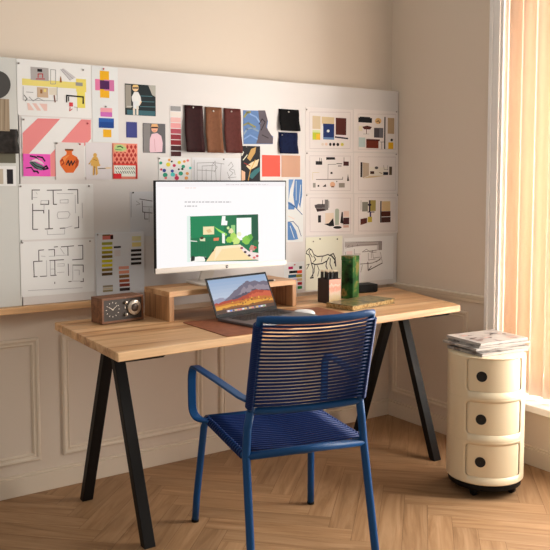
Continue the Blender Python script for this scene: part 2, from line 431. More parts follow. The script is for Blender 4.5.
# ---- collage, stripes and cards
sheet('collage_sheet', 'white collage sheet of yellow room elevations at the top left', 'design sheet', (17, 62, 91, 116.5), W_, [
      ('r', 22, 80.5, 80, 87, (222,192,116)), ('r', 76, 79, 86, 92, (222,190,104)), ('r', 77, 92, 85, 108, (224,192,100)), ('r', 30.5, 67.5, 48.5, 80.5, (166,154,148)),
      ('r', 37.2, 69, 42, 71.8, (40,32,34)), ('l', [(38,77.5),(38,74),(42.5,74),(42.5,77.5)], .9, (176,60,60)), ('l', [(36,79),(44.5,79)], .9, (176,60,60)),
      ('l', [(50.5,69.5),(55.5,70),(55.5,84),(50.5,84),(50.5,69.5)], .5, PALE), ('p', [(60.5,69.5),(63.5,68.5),(75.5,77.5),(70,80.5)], (188,176,172)),
      ('l', [(60.5,69.5),(70,80.5)], .5, PALE), ('l', [(62,69),(73,79)], .4, PALE), ('p', [(59.5,82.5),(60,78),(60.6,76),(61.2,78),(61.7,82.5)], (150,96,50)),
      ('r', 75.5, 82.5, 82.5, 86, (150,140,134)), ('l', [(23,86.5),(23,100),(57,101),(57,87)], .5, PALE), ('r', 37, 87.5, 48, 97.5, (188,158,132)), ('r', 40, 89.5, 42.2, 93.5, (150,104,62)), ('r', 43.5, 89, 46, 92, (222,190,120)),
      ('r', 49, 88, 56.5, 95, (206,190,172)), ('l', [(54,95.5),(55,102)], 1, (128,76,60)), ('l', [(24,95),(27,99),(25,101)], .6, INK), ('l', [(29,97),(33,101),(38,98),(44,101)], .6, PALE),
      ('l', [(26,92),(33,92.5)], .5, PALE),
      ('p', [(27,103),(47,104),(47,111),(28,110)], (224,176,164)), ('p', [(29,103.2),(32,103.3),(37,110.4),(34,110.3)], (240,214,200)), ('p', [(36,103.5),(39,103.6),(44,110.8),(41,110.7)], (240,214,200)),
      ('l', [(66.5,102),(66.5,95.5),(83,97),(83,103.5)], 1.3, (38,32,34)), ('l', [(68.5,101),(68.5,97)], .9, (38,32,34)), ('r', 69, 102.5, 72.8, 106.5, (196,72,76)), ('l', [(70,107),(69.5,111),(72,109)], .6, (196,72,76)), ('l', [(74,107),(77,107.5),(77,111)], .5, PALE)],
      [(18.5, 63.4, 's'), (83, 70, 's')], curl=0)
PINK = (221,134,130)
sheet('wallpaper_sheet', 'cream sheet with broad diagonal pink stripes at the left', 'wallpaper sample', (22, 118, 91, 177), (224,214,202), [
      ('p', [(22.4,133),(37.5,118.4),(60,118.8),(30,152.5),(22.4,161)], PINK), ('p', [(81,119.4),(90.6,119.8),(90.6,139),(57,176.5),(40,176.5),(40,166)], PINK)],
      [(23.5, 119.5, 's'), (87.5, 123.5, 'p')], lift=.001)
TEAL_G = (96,108,104)
sheet('postcard', 'bright magenta card with a dark fish shaped drawing at the left', 'postcard', (23, 154, 50, 176.3), (226,92,164), [
      ('p', [(29,163),(31,159.5),(36,162.5),(42,165.5),(45,168),(41,170.5),(34,168.5)], TEAL_G), ('l', [(30,161),(36,166),(42,168)], 1.0, (52,48,52)), ('l', [(31,164),(37,169)], .8, (52,48,52)),
      ('l', [(30,156),(35,157),(38,160)], 1.4, (46,34,44)), ('l', [(37,156.5),(42,157.5),(44.5,161)], 1.4, (46,34,44)), ('l', [(26,168),(31,167.5),(34,172)], 1.0, (46,34,44)), ('l', [(33,171),(37,171.5),(38,173)], 1.4, (46,34,44)),
      ('l', [(42,168.5),(46,166),(47.5,168.5),(43,169.5)], 1.5, (46,34,44)), ('p', [(29,161.5),(36,158.5),(42,162),(44,165),(36,161.5)], (206,176,180))], lift=.003)
VO = (206,106,48)
sheet('postcard', 'white card with a round orange terracotta vase', 'postcard', (55.3, 142.5, 84, 179.5), (206,192,184), [
      ('p', [(64.5,149),(73,149),(73,150.5),(71.5,152),(72,154.5),(76.5,157),(78.7,161),(78,165.5),(75,169.5),(73,172.8),(65.5,172.8),(63,169.5),(60,165.5),(59.3,161),(61.5,157.5),(66,154.5),(66.2,152),(64.5,150.5)], VO),
      ('p', [(66.5,155.5),(69.5,154.8),(66,158.5),(63.5,164),(61.2,162),(62.5,158)], (222,132,74)), ('p', [(75.5,157.5),(78.2,161),(77.6,165),(74,170.5),(75.5,164)], (172,82,36)), ('r', 64.6, 149, 73, 150.6, (112,74,48)), ('l', [(60.5,161.5),(62,159.5),(63.5,163),(61.5,165)], 1.0, (168,56,30)), ('l', [(66,164.5),(68,160.5),(69,165.5),(71,161),(72,165),(74.5,161)], 1.1, (74,44,40)), ('l', [(75,163),(77,161.5)], 1.0, (168,56,30))],
      [(56.5, 143.3, 's'), (79.5, 144.2, 'p')], lift=.003)
GO = (198,154,84)
sheet('postcard', 'pale card with a small gilt figurine holding out a tray', 'postcard', (85.5, 142.8, 111.5, 179.5), (204,190,186), [
      ('e', 94.8, 155.2, 1.9, 2.2, GO), ('p', [(92.6,157),(97,157),(98.6,161),(99.2,166),(97,166.5),(97.6,174),(95.6,175.5),(95,168),(94,168),(93.8,175.5),(92.4,175.3),(92.6,166),(90.4,165.5),(91,160)], GO),
      ('l', [(91,160.5),(89.3,163.5),(88.5,164)], 1.0, GO), ('l', [(98,162.5),(99.5,165.5)], 1.1, GO), ('l', [(98,168.6),(107,168.3)], .8, (110,88,66)), ('e', 108, 168, 3.2, .9, (216,184,150)), ('l', [(93.4,159.5),(96.4,160.5)], .6, (150,104,52)), ('l', [(94.2,166.5),(94.4,174.5)], .6, (120,80,40))], lift=.002)
el = [('r', 112.6, 143.6, 137, 178.8, (226,132,112))]
for j in range(5):
    for i in range(6):
        x = 114.5+i*4.1+(2 if j % 2 else 0); y = 147+j*4.1
        if x < 136.5: el.append(('p', [(x, y-2.4), (x+1.5, y), (x, y+2.4), (x-1.5, y)], (170,52,46)))
el += [('r', 113.2, 144, 126, 151.8, (206,160,120)), ('p', [(113.6,148.5),(116,145),(121,144.6),(125,147.5),(126.5,149),(122,151.2),(116,151)], (166,184,124)), ('l', [(117,147),(120,146.3),(122.5,148)], 1.0, (48,58,44)), ('l', [(115,149.4),(121,150)], .6, (92,112,78)),
       ('r', 113.8, 165.5, 135.2, 176.5, (214,204,190))]
for i in range(9):
    el.append(('l', [(115+i*2.2, 167.2), (116.6+i*2.2, 169.4)], .6, (64,84,70))); el.append(('l', [(115.4+i*2.2, 171), (117+i*2.2, 173.4)], .6, (64,84,70)))
el += [('r', 113, 173.6, 121, 178.4, (206,50,58)), ('r', 135.2, 164, 136.9, 178.6, (180,60,56)), ('r', 113, 163.6, 136, 165, (206,70,60))]
sheet('postcard', 'red and orange diamond patterned card with a green fish', 'postcard', (112.5, 143.5, 137.2, 179), (226,132,112), el, lift=.002)
sheet('colour_study', 'tall white sheet with crossed orange and pink colour blocks', 'design sheet', (92, 67, 118, 142), (206,198,192), [
      ('r', 95, 79.6, 114, 90.8, (206,120,150)), ('r', 99.8, 71, 109, 97.8, (232,160,34)), ('r', 99.8, 80.4, 109.4, 89.4, (86,36,86)), ('r', 104, 80, 114, 90.8, (190,112,146)), ('r', 99.8, 80.8, 109.2, 89.2, (84,34,84)),
      ('r', 100.3, 108, 112, 112.5, (224,150,152)), ('r', 100.3, 112.2, 112, 116.8, (186,104,160)), ('r', 98.6, 118.2, 113.8, 122, (44,92,152)), ('r', 98.6, 122, 113.8, 128, (26,72,132)), ('r', 103, 129.5, 111.2, 137.2, (232,160,38))],
      [(103.3, 69, 'p'), (105.5, 106.7, 's')])
SK = (222,182,150)
sheet('photo_print', 'photo print of a small child in white on dark stairs', 'photo print', (125, 84.6, 155.5, 115.5), (38,46,48), [
      ('r', 125.2, 84.8, 131, 108, (150,138,126)), ('p', [(148,85),(155.4,86),(155.4,97),(152,95)], (170,160,148)), ('r', 127, 110.5, 155, 115.3, (66,100,106)), ('l', [(141,96),(152,96.5)], .9, (74,104,108)), ('l', [(141,101.5),(154,102)], .9, (74,104,108)), ('l', [(140,106.5),(155,107)], .9, (74,104,108)), ('l', [(127,106.5),(132,106.5)], 1, (180,170,160)),
      ('p', [(131.5,97),(134,92),(138,92),(140.5,97),(141,101),(139.5,105.6),(136,106),(132,101)], (222,222,226)), ('r', 133, 101, 138.5, 109, (206,200,196)), ('r', 132.8, 108, 135, 115, (206,190,176)), ('r', 136.2, 106, 138.2, 115, (206,190,176)),
      ('e', 135.3, 88.2, 3.1, 3.4, (222,178,140)), ('p', [(132.2,87),(133,84.9),(137.5,84.9),(138.5,87)], (216,176,116)), ('l', [(133,88),(137.6,88)], 1.3, (40,30,28)), ('l', [(141,101.5),(140,104)], 1, SK)])
sheet('paint_chip', 'single plain indigo chip under the photo of the stairs', 'paint chip', (126.2, 122, 137, 137.6), (72,72,124))
sheet('photo_print', 'photo print of a person in a pale pink top against dark grey', 'photo print', (143, 123.5, 165.2, 153), (104,98,98), [
      ('r', 143.2, 123.8, 150, 152.8, (136,126,122)), ('p', [(149.3,150),(149.6,139),(151.5,134),(157,133),(161,136),(162.5,143),(162,152),(150,152.5)], (222,176,178)), ('e', 154.3, 128.5, 3.3, 4.0, (222,160,130)),
      ('p', [(150.6,127.5),(151.5,124),(157,124),(158.2,127.5)], (206,158,112)), ('l', [(151.4,127.6),(157.2,127.6)], 1.4, (64,30,30)), ('l', [(153,131),(155.5,131)], .6, (170,80,80)), ('l', [(154,139),(155,151)], .6, (196,146,150))], lift=.001)
REDS = [(150,142,138),(226,196,184),(220,168,160),(210,146,142),(168,80,88),(140,50,58),(140,36,44),(72,24,28),(80,32,34)]
el = []
for i, c in enumerate(REDS):
    y = 106.2+i*5.65; el.append(('r', 170.3+.05*i, y, 180.6+.05*i, y+4.9, c))
sheet('paint_strip', 'narrow paint strip stepping from grey through pink to deep red', 'paint strip', (170, 105.8, 181.2, 157.2), (212,200,194), el)
def leather(name, a, b_): return mottled(name, (a, b_, a), 40, .7)
sheet('leather_swatch', 'very dark maroon hanging swatch, first of the three tall ones', 'fabric swatch', (184, 105.5, 202.2, 152.3), (64,20,26), mt=leather('maroon', (36,9,12), (50,14,17)), curl=.012, th=.003, lift=.001, pins=[(192.5, 107.6, 'w')])
sheet('leather_swatch', 'tan brown hanging swatch between the maroon and the chestnut ones', 'fabric swatch', (204.8, 107.2, 221, 152.8), (136,92,66), mt=leather('tan', (112,70,47), (124,80,55)), curl=.012, th=.003, lift=.001, pins=[(212.7, 111.2, 'w')])
sheet('leather_swatch', 'chestnut hanging swatch with a white pin, right of the tan one', 'fabric swatch', (223.4, 108.6, 240, 153), (110,56,50), mt=leather('chestnut', (82,37,33), (94,45,40)), curl=.012, th=.003, lift=.001, pins=[(230.7, 111.6, 'w')])
BL1 = (104,128,164); OL = (150,142,92)
sheet('wallpaper_sample', 'torn blue and olive leaf wallpaper scrap with a bare cream edge', 'wallpaper sample', (243, 110, 273, 144), (104,126,160), [
      ('p', [(258,110.4),(265,110.4),(267.5,120),(266,127),(273,138),(272.6,143.8),(256,143.6),(260,128)], (104,92,96)),
      ('l', [(244,117),(247,112.5),(250,112)], 2.2, OL), ('l', [(243.8,125),(248,123),(255,127)], 1.8, OL), ('l', [(243.8,134),(247,129),(252,128),(258,131)], 1.8, (140,150,160)), ('l', [(250,114),(256,117),(260,123)], 1.6, (140,158,186)), ('l', [(244,139),(250,135),(257,139)], 1.6, (130,150,182)), ('l', [(259,124),(262,119),(265,122),(261,130)], 1.2, (60,52,58)), ('l', [(262,135),(268,138)], 1.2, (70,60,62))],
      outline=[(243,110),(273,111.5),(272.2,134.5),(268.5,133),(267,128),(268.5,122),(266,118),(264,113.6),(264.5,110.9),(265,111),(272.6,111.6),(272.8,144.4),(243.4,144)] and [(243,110.2),(265,110.8),(265.5,116),(268,121),(267,127.5),(269.5,133.5),(273,136.5),(272.8,144.2),(243.4,144)])
sheet('wallpaper_sample', 'dark floral wallpaper piece with ochre leaves just above the screen', 'wallpaper sample', (241, 146, 260, 184), (44,40,44), [
      ('p', [(247,158),(251,149),(256,147),(255,153),(250,161)], (190,150,96)), ('p', [(246,166),(252,162),(259,159),(257,166),(250,170)], (214,186,150)), ('p', [(241.3,170),(245,172),(245,180),(241.3,181)], (226,170,140)), ('p', [(248,176),(254,170),(259.6,167),(259.6,171),(252,179)], (64,112,112)), ('p', [(241.2,150),(244,152),(242,156),(241.2,156)], (200,190,176)), ('l', [(248,181),(250,171),(255,160)], .9, (196,150,80)), ('l', [(244,163),(250,166)], .9, (150,50,46)), ('l', [(243,160),(247,155)], 1, (220,206,180))], [(246,146.8,'s')])
sheet('fabric_swatch', 'black velvet swatch with one white pin above the navy one', 'fabric swatch', (278.4, 109.4, 298.2, 131), (16,14,16), mt=mottled('black_velvet', ((8,7,8),(16,15,17),(10,9,10)), 50, .9), curl=.010, th=.003, pins=[(288, 112, 'w')])
sheet('fabric_swatch', 'navy blue velvet swatch between the black and the coral ones', 'fabric swatch', (278.4, 132.5, 297, 153.6), (22,34,72), mt=mottled('navy_velvet', ((9,17,42),(17,29,66),(11,20,50)), 40, .85), curl=.006, th=.003, pins=[(281.5, 135, 's')])
sheet('paint_chip', 'large coral chip beside the beige one', 'paint chip', (262, 155.2, 280, 176.6), (226,96,80))
sheet('paint_chip', 'large beige chip beside the coral one', 'paint chip', (281.4, 155.5, 300, 177), (196,152,128))
el = []; rr = random.Random(3); dots = [(230,120,120),(60,150,120),(230,190,70),(190,60,90),(90,180,170),(70,80,140),(240,150,90),(60,60,60)]
fixed = [(165,175,2.4,1),(180.5,173.5,2.2,1),(174,165.5,1.6,3),(168,164.5,2.2,2),(183,166.5,1.8,1),(179,162.5,1.8,2),(187,173.5,1.6,6),(160.5,163,1.6,1),(164,170.5,1.8,5),(172,171,1.6,5),(161,169.5,1.2,3),(172.5,174.5,2.2,4),(187.5,160.5,1.3,0),(178.5,169.3,1,7),(182,169,1.2,7),(184,161.5,1.4,6),(176.5,178,2.2,3),(165.5,178,1.4,0),(171.5,161.5,1,7),(186,178,1.8,6),(176,175,1.2,0),(190,168,1.4,4),(169,160,1.4,6)]
for x, y, r0, c in fixed: el.append(('e', x, y, r0, r0*.95, dots[c]))
sheet('wrapping_paper', 'white paper sheet scattered with coloured dots just above the screen', 'patterned paper', (158.5, 157.5, 190.5, 186), (214,206,198), el, [(159, 158.5, 's')], lift=.001)
el = []
for pts in ([(197,180),(197,163),(213,162.5),(224,164)], [(202,181),(202,166),(214,165.5)], [(206,181),(206,169)], [(211,181),(212,165),(215,161),(216,181)], [(220,181),(221,164)], [(197,170),(215,171)], [(228,166),(231,162),(233,166),(229,170),(233,173),(228,178),(236,177)], [(230,169),(234,170),(235,175)], [(227,172),(230,180)], [(213,163),(217,167),(214,172)], [(194,180),(194,160)]):
    el.append(('l', pts, .5, PALE))
sheet('pencil_drawing', 'pale pencil sketches of a building and a tree just above the screen', 'drawing', (192, 157.8, 240.5, 186), (208,198,194), el, [(223.5, 159.2, 's')])
LB = (96,128,168)
sheet('wallpaper_sample', 'white wallpaper sheet with blue leaf sprays right of the screen', 'wallpaper sample', (283, 179, 303, 242), (210,202,200), [
      ('p', [(288.5,179.4),(293.5,179.4),(290,190),(288.3,201)], (116,142,176)), ('p', [(294.5,179.4),(302,179.4),(302,195),(300,208),(298.3,203),(297,209),(294.3,205),(293,195)], LB), ('p', [(288,201.5),(291,203),(295,206),(294,209.5),(288,209.5)], LB),
      ('l', [(288,203),(295,207),(302,214.5)], .9, (58,88,128)), ('l', [(296,181),(296,200)], .7, (202,202,206)), ('l', [(300.5,185),(299,203)], .8, (206,204,206)),
      ('p', [(287.5,222),(291,222.5),(296,231),(298,239),(293,240),(287.5,240)], LB), ('l', [(288,222),(293,221.5),(298,227),(301,236)], .8, (58,88,128)), ('l', [(288,216),(294,219)], .8, (216,186,170)), ('l', [(290,226),(294,238)], .8, (206,206,210))])

def plan_elems(lines, thin, w=1.0):
    return [('l', p, w*.85, (98,88,88)) for p in lines]+[('l', p, .45, (170,160,158)) for p in thin]
el = plan_elems([[(32,199.5),(32,190),(39.5,190)], [(47,190.3),(61.5,190)], [(68,189.6),(77.5,189.6),(77.8,203.5)], [(32.5,204),(32.6,229.3),(37.5,229.3)], [(45,229),(52.5,228.6)], [(60,228.3),(65,228)], [(74.5,228),(78.5,227.6),(78.4,216.5)], [(32.6,210.5),(43.5,210.5),(43.6,213)], [(48.7,210),(48.9,228)], [(40.5,204.3),(48.5,204.3),(48.5,200.5)], [(53,190.5),(53.3,204.3),(56.5,204.4)]],
     [[(40.5,204),(41,200.5),(48,200.5)], [(33,197.5),(37,197.5)], [(57,193.5),(73,193.3)], [(60,200),(68,199.5),(68,203),(60,203),(60,200)], [(58,212),(68,211.5),(70,214),(68,218),(58,218.5),(57,215),(58,212)], [(47,230),(47.4,234.6),(64.5,234),(64.4,229.5)], [(75,195),(75.3,213)], [(44,204),(43.8,210)], [(36,192.5),(37,194)], [(82,203),(82.3,218)], [(65,228),(72,226)]])
sheet('floor_plan', 'printed floor plan of one square flat, the upper of the two plans', 'floor plan', (19, 184, 93.5, 238.6), (216,207,205), el, [(20.5, 186.3, 's'), (88.8, 186, 's')])
el = plan_elems([[(38.7,261),(38.5,250.3),(43.5,249.8)], [(48.5,249.8),(54.2,249.3),(54.5,256)], [(54,247),(57.5,246.7)], [(61,246.8),(67.6,246.4),(67.8,255.3)], [(68,246.3),(73.5,245.8)], [(78,245.6),(82.5,245.2),(82.6,259)], [(34,277),(33.4,261.5),(42,261)], [(33.5,276.7),(37,276.6)], [(40,276.4),(46.5,276)], [(49.5,260.5),(63.5,259.6)], [(72.3,259.8),(82.6,259)], [(50.5,275.5),(56,275.2)], [(54.5,260.5),(54.8,275.3)], [(68,264),(68.3,275.5)], [(72.5,265),(83,265),(83,272)], [(68.5,281.5),(71,281.3)], [(83,278.5),(83.1,281.4),(80.5,281.5)], [(54.5,282),(54.5,283.5)]],
     [[(46.3,260.5),(46.5,276)], [(57,264),(64,263.5),(64,266),(57,266)], [(57,272.5),(64,272)], [(50,261),(50.2,275)], [(50,269),(54,269)], [(72,281),(80,281)], [(72.5,266),(72.5,280)], [(48.8,256.3),(54,256)], [(41,256),(45,256.4)], [(56,255.5),(67,255)], [(74,270),(79,270),(79,275)], [(28,290.5),(82,287.6)], [(60,248),(64,254)]], .9)
sheet('floor_plan', 'printed floor plan of a stepped flat, the lower of the two plans', 'floor plan', (20.5, 240.5, 94, 294.3), (214,205,203), el, [(22, 242.7, 's'), (89.6, 241, 's')], lift=.001)
sheet('line_drawing', 'pale plan drawing half hidden by the left side of the screen', 'drawing', (130, 191.5, 168, 236), (198,189,186), [('l', [(131,192),(131,217)], .5, PALE), ('l', [(139.5,199),(152,201)], .8, (110,102,102)), ('l', [(142,201),(142.5,212),(152,213)], .8, (110,102,102)), ('l', [(142,206.5),(152,207)], .6, PALE), ('l', [(144.5,212),(144.5,219),(148,219)], .7, (110,102,102)), ('l', [(136,201),(140,204),(136,205)], .5, PALE), ('l', [(149,208),(149,222)], .5, PALE)], [(132.8, 192.6, 'k')])
# ---- six mood boards
FR = (178,160,158)
def mood(label, rc, el, pins):
    x0, y0, x1, y1 = rc
    fr = [('l', [(x0+4.2,y0+3.6),(x1-2.5,y0+3.9),(x1-2.6,y1-2.8),(x0+4.4,y1-2.8),(x0+4.2,y0+3.6)], .35, FR)]
    sheet('mood_board_sheet', label, 'mood board', rc, (214,198,190), fr+el, pins, group='printed mood boards pinned at the right')
K = (34,28,32); MR = (96,44,36)
mood('mood board print with a navy square and brown panel, top left of six', (305.3,108.4,352.6,151.4), [
     ('r', 312.3,116,320.3,129, (200,176,146)), ('r', 321.5,117,334,124, (202,176,140)), ('r', 312.3,130,320,139.8, (180,178,60)), ('r', 316,134,320,139.8, (226,170,52)), ('r', 312.3,130,320,132.5, (196,196,150)),
     ('r', 322.8,123.8,334,138.3, (34,56,104)), ('r', 321.6,126,323,138, (206,200,196)), ('e', 328,131,1.4,1.4, (200,196,190)), ('r', 323,137.3,334,139.6, (110,130,160)), ('r', 335.5,118,346,135, MR), ('l', [(335,137),(347.5,138.6)], 1.7, (48,40,64)),
     ('e', 330.1,144.4,1.2,1.6, K), ('e', 333.7,144.4,1.4,1.6, K), ('e', 337.6,144.5,1.4,1.6, K), ('e', 342,144.5,1.6,1.6, (206,186,100)), ('e', 322.4,144.3,1.3,1.4, (206,186,170)), ('e', 326,144.2,1.3,1.4, (220,180,160))], [(304.9+1.4,109.6,'s')])
mood('mood board print with a black sofa and dark red stool, top right of six', (353.6,110.4,398,152), [
     ('r', 358.2,117.8,371.8,122.6, (28,26,34)), ('r', 359.6,116.9,370,118.5, (28,26,34)), ('e', 378,121,3.2,3, (206,166,116)), ('l', [(376.5,121.5),(378.5,120.8),(379.5,123)], 1, (60,36,24)), ('p', [(362,126.8),(367,125.6),(371.8,127),(370,129.5),(364,129.3)], MR), ('l', [(366.3,128),(366.3,134)], .9, MR), ('l', [(363,134),(369,134)], .5, PALE),
     ('r', 373.8,128,383,137.7, (84,76,80)), ('r', 379,128,383,137.7, (112,104,106)), ('r', 384,117,385.2,149, K), ('r', 387.5,118,394,133.8, (178,148,118)), ('r', 358.5,137.5,365,147, (178,184,178)), ('r', 366,139.2,378.3,148.2, (122,54,34)), ('r', 366,139.2,379.5,141, (90,40,30)), ('l', [(381.5,142),(381.5,149)], .6, K), ('l', [(380,142),(384,142)], .5, K),
     ('r', 388,142.4,393,149, (228,164,38)), ('e', 391.5,140,1.3,1.3, K), ('r', 358.5,126,362,131, (226,196,172))], [(397-1,111.8,'s')])
mood('mood board print of small furniture around a plan, middle left of six', (305.4,152.2,352.8,193.4), [
     ('r', 315.5,161.2,322,164.8, K), ('l', [(319.6,158),(319.6,162)], .8, K), ('l', [(321.3,158.5),(321.3,161)], .6, K), ('p', [(326,157.2),(334.5,157.2),(335.2,159.6),(326,159.8)], K), ('r', 343.2,161.5,348.6,165.8, (82,40,38)), ('l', [(343.8,157.5),(343.8,162)], .6, K), ('l', [(336.5,163.6),(341.8,163.8)], .8, K), ('l', [(338,166),(341,166)], .9, (90,80,80)),
     ('l', [(327.7,179),(327.9,164.4),(336,164.3)], .5, (110,98,96)), ('l', [(316,179.5),(342.5,179.2),(342.5,177)], .7, (90,80,78)), ('r', 330.3,172,332.3,174, K), ('l', [(312.5,180),(312.5,172.5),(319,172.6)], .5, (200,180,140)), ('r', 312.7,183,315.4,187.5, (150,140,130)), ('r', 317.4,185,319,186.8, K), ('p', [(322,186.8),(325.5,184),(326,186.8)], (60,52,52)), ('e', 332.3,184.5,2.6,2.7, (206,160,130)), ('r', 331,186,334,187.4, (130,90,70)), ('r', 336,181,337,182, K), ('r', 338.6,183,344.5,187.5, (150,136,124)), ('p', [(346.6,181),(347.7,174),(349,181)], (90,78,74))], [(306.6,153.2,'s')])
mood('mood board print with one wide room perspective, middle right of six', (353.8,153.2,398,193), [
     ('r', 360.3,162.2,362.2,177.2, (50,40,44)), ('p', [(362.5,162.4),(368.8,163.2),(368.8,175.4),(362.5,178.2)], (178,156,136)), ('p', [(369,167),(387,167.5),(387,175),(369,175.5)], (212,198,184)), ('r', 370,171.2,374,174, (74,42,36)), ('e', 376.3,167.8,1.8,1.4, (100,92,92)), ('r', 383,172,388,175, (32,32,48)), ('r', 389,166.6,391.8,175, (96,78,62)), ('l', [(383.3,165.5),(384,169.6),(388,169.6)], .5, (130,116,110)), ('l', [(387.4,165.5),(387.6,170)], .5, (130,116,110)), ('p', [(363,178.4),(369,175.8),(386,175.6),(373,177.6)], (196,172,142)), ('l', [(379,172.5),(382,173.5)], .8, (150,120,90))], [(397-1.2,154.4,'s')])
mood('mood board print with grey vase and dark chairs, lower left of six', (305.5,194.2,352.8,234.6), [
     ('p', [(314.3,205),(318,204),(326,204),(326,208),(315,208)], (88,76,74)), ('p', [(315.5,208.2),(326.5,208.2),(326,210.5),(317,211.8)], (66,44,44)), ('r', 324.6,199.6,328,210, (120,110,106)), ('l', [(322.4,200.5),(322.4,205)], .9, K), ('l', [(328.6,201),(328.6,207.5)], .8, K), ('l', [(315,207.3),(322,207.3)], .8, K),
     ('r', 317.8,215.3,320.8,222.5, K), ('r', 325,213,333.5,224, (224,188,168)), ('p', [(323.8,224),(328.5,223.3),(333,218),(334,226),(329.5,226.3)], (38,28,30)), ('r', 334.8,210,338.8,225, (164,164,146)), ('e', 336.8,210.2,2,1.6, (164,164,146)), ('e', 337.3,227.4,4.2,1.4, (28,22,24)), ('p', [(340,223),(341.4,212),(342.6,212),(343,222),(345,224)], (44,32,34)), ('r', 343,217.6,349,224.4, (76,32,34)), ('r', 343.4,211,348.8,217, (210,180,166)), ('r', 343,225,348.6,227.6, (196,158,142))], [(306.3,195.2,'s')])
mood('mood board print with yellow and brown blocks, lower right of six', (354,194,398.4,233.8), [
     ('r', 362,202,367.8,211.4, (134,126,114)), ('r', 370,200.2,375.6,211, (160,140,82)), ('r', 368.7,200.2,370.2,212, (52,42,62)), ('e', 369.4,204.8,1.8,1.4, (52,42,62)), ('l', [(367.5,212),(374,212)], 1.1, (52,42,62)), ('r', 369.4,212,371,216.8, (70,60,96)), ('r', 367.6,216.8,371.8,222.2, (186,160,70)), ('p', [(360.3,219),(366.8,217.8),(366.8,223),(360.3,225)], (92,40,30)), ('l', [(360.8,200.5),(360.8,210)], .5, (120,110,110)),
     ('r', 380,201,381.2,222.6, (50,36,36)), ('r', 381.6,201.2,390,211, (204,172,132)), ('r', 381.2,211.2,390.3,216.4, (92,46,34)), ('r', 381.2,217,390.3,222.4, (86,54,48))], [(397.2,195,'s')])
HK = (40,32,30)
sheet('ink_drawing', 'cream sheet with an ink drawing of a standing horse', 'drawing', (305.4, 236.6, 342, 289), (212,201,181), [
      ('l', [(306.5,251),(309,248.5),(311.5,250),(313.5,254.5),(317,256.5)], 1.04, HK), ('l', [(306.5,251),(305.9,253.6),(308.6,254.6),(310,258),(311,263)], 1.04, HK), ('l', [(310,249.6),(308.6,252),(312,257)], 0.91, HK), ('l', [(317,256.5),(323,256),(327.5,254.5),(331.5,256)], 1.17, HK), ('l', [(331.5,256),(334.8,260),(335.4,266)], 1.69, HK), ('l', [(329,255.5),(333,253.5),(335,258),(334,263)], 1.30, HK),
      ('l', [(311,263),(315,264.5),(322,263.5),(326.5,261)], 1.30, HK), ('l', [(311,263),(312.8,269),(312.4,277)], 1.17, HK), ('l', [(314.5,264.5),(313.8,272),(310.2,278)], 0.91, HK), ('l', [(317,265.5),(318.8,270),(317.4,276)], 0.91, HK), ('l', [(326.5,261),(328.6,257.5)], 1.30, HK), ('l', [(326.4,261),(325.6,266),(328,271)], 1.30, HK), ('l', [(330,258.5),(329.6,264),(332,270)], 1.17, HK), ('l', [(306.3,265),(309,264),(306.4,269)], 0.78, HK), ('l', [(310,278),(313,277.6)], 1.43, HK), ('l', [(313.4,256),(315.4,259.5),(313,262)], 1.04, HK), ('l', [(322,256.8),(321,261.5)], 0.78, HK)],
      [(312.9,241.4,'s'), (319.5,238.9,'k'), (336.8,239,'k')], lift=.001)
DR = (112,98,96)
sheet('interior_sketch', 'white sheet with a line sketch of a room interior, lower right', 'drawing', (343.6, 237, 393, 281), (216,202,198), [
      ('r', 344.5,242,381.5,246, (172,158,152)), ('r', 378,242,381.6,250, (150,136,130)), ('l', [(344.6,242.2),(381.4,241.6),(381.4,250)], .6, DR), ('l', [(345,248),(360,245),(377,244.5)], .5, DR), ('l', [(377,244.5),(377,250),(362,252)], .6, DR), ('l', [(362,252),(366,249),(370,252),(375,250)], .5, DR), ('l', [(368,253),(368,260),(375,259)], .5, DR), ('l', [(372,250),(373,258),(380,257)], .5, DR), ('l', [(380,252),(382,262)], .5, DR), ('l', [(360,264),(372,263),(380,259.5)], .8, DR), ('l', [(367.5,262),(367.8,270.5),(382,263)], 1.1, (74,62,62)), ('l', [(367.8,270.5),(371,266)], .9, (74,62,62)), ('l', [(371,258),(371,252.5),(376,252)], .5, DR), ('l', [(345,252),(345,262)], .5, DR), ('l', [(354,249),(354,254),(360,254)], .5, DR), ('l', [(376,262),(381,257.5)], .7, DR), ('l', [(344.8,263),(356,263.5)], .5, DR), ('l', [(360.5,272),(362,265)], .6, DR), ('r', 346,251,352,256, (218,190,184)), ('l', [(347,247),(349,245)], .5, DR), ('l', [(352,247),(352,245)], .5, DR), ('l', [(357,246),(357,244)], .5, DR)], lift=.001)
def chips(cols, x0, x1): pass
sheet('colour_chart', 'small white card of bright colour chips beside the wooden riser', 'colour chart', (284, 262, 304, 290), (208,200,200), [
      ('r', 288.2,266.6,292.8,269.2, (170,36,90)), ('r', 299,266,301.8,268.8, (36,70,66)), ('r', 289,270.6,297,273.2, (26,24,28)), ('r', 297,270.2,301.8,273.2, (222,84,52)), ('r', 288.2,274.6,296,277.6, (36,92,116)), ('r', 296,274.2,301.8,277.2, (150,132,52)), ('r', 291,278.6,297,280.6, (170,150,196)), ('r', 296.8,278.2,301.8,280.8, (190,160,120)), ('r', 297.4,282,301.8,284.8, (170,34,54)), ('r', 297.4,286,301.8,288.8, (36,128,72))], [(294.3,264.6,'p')])
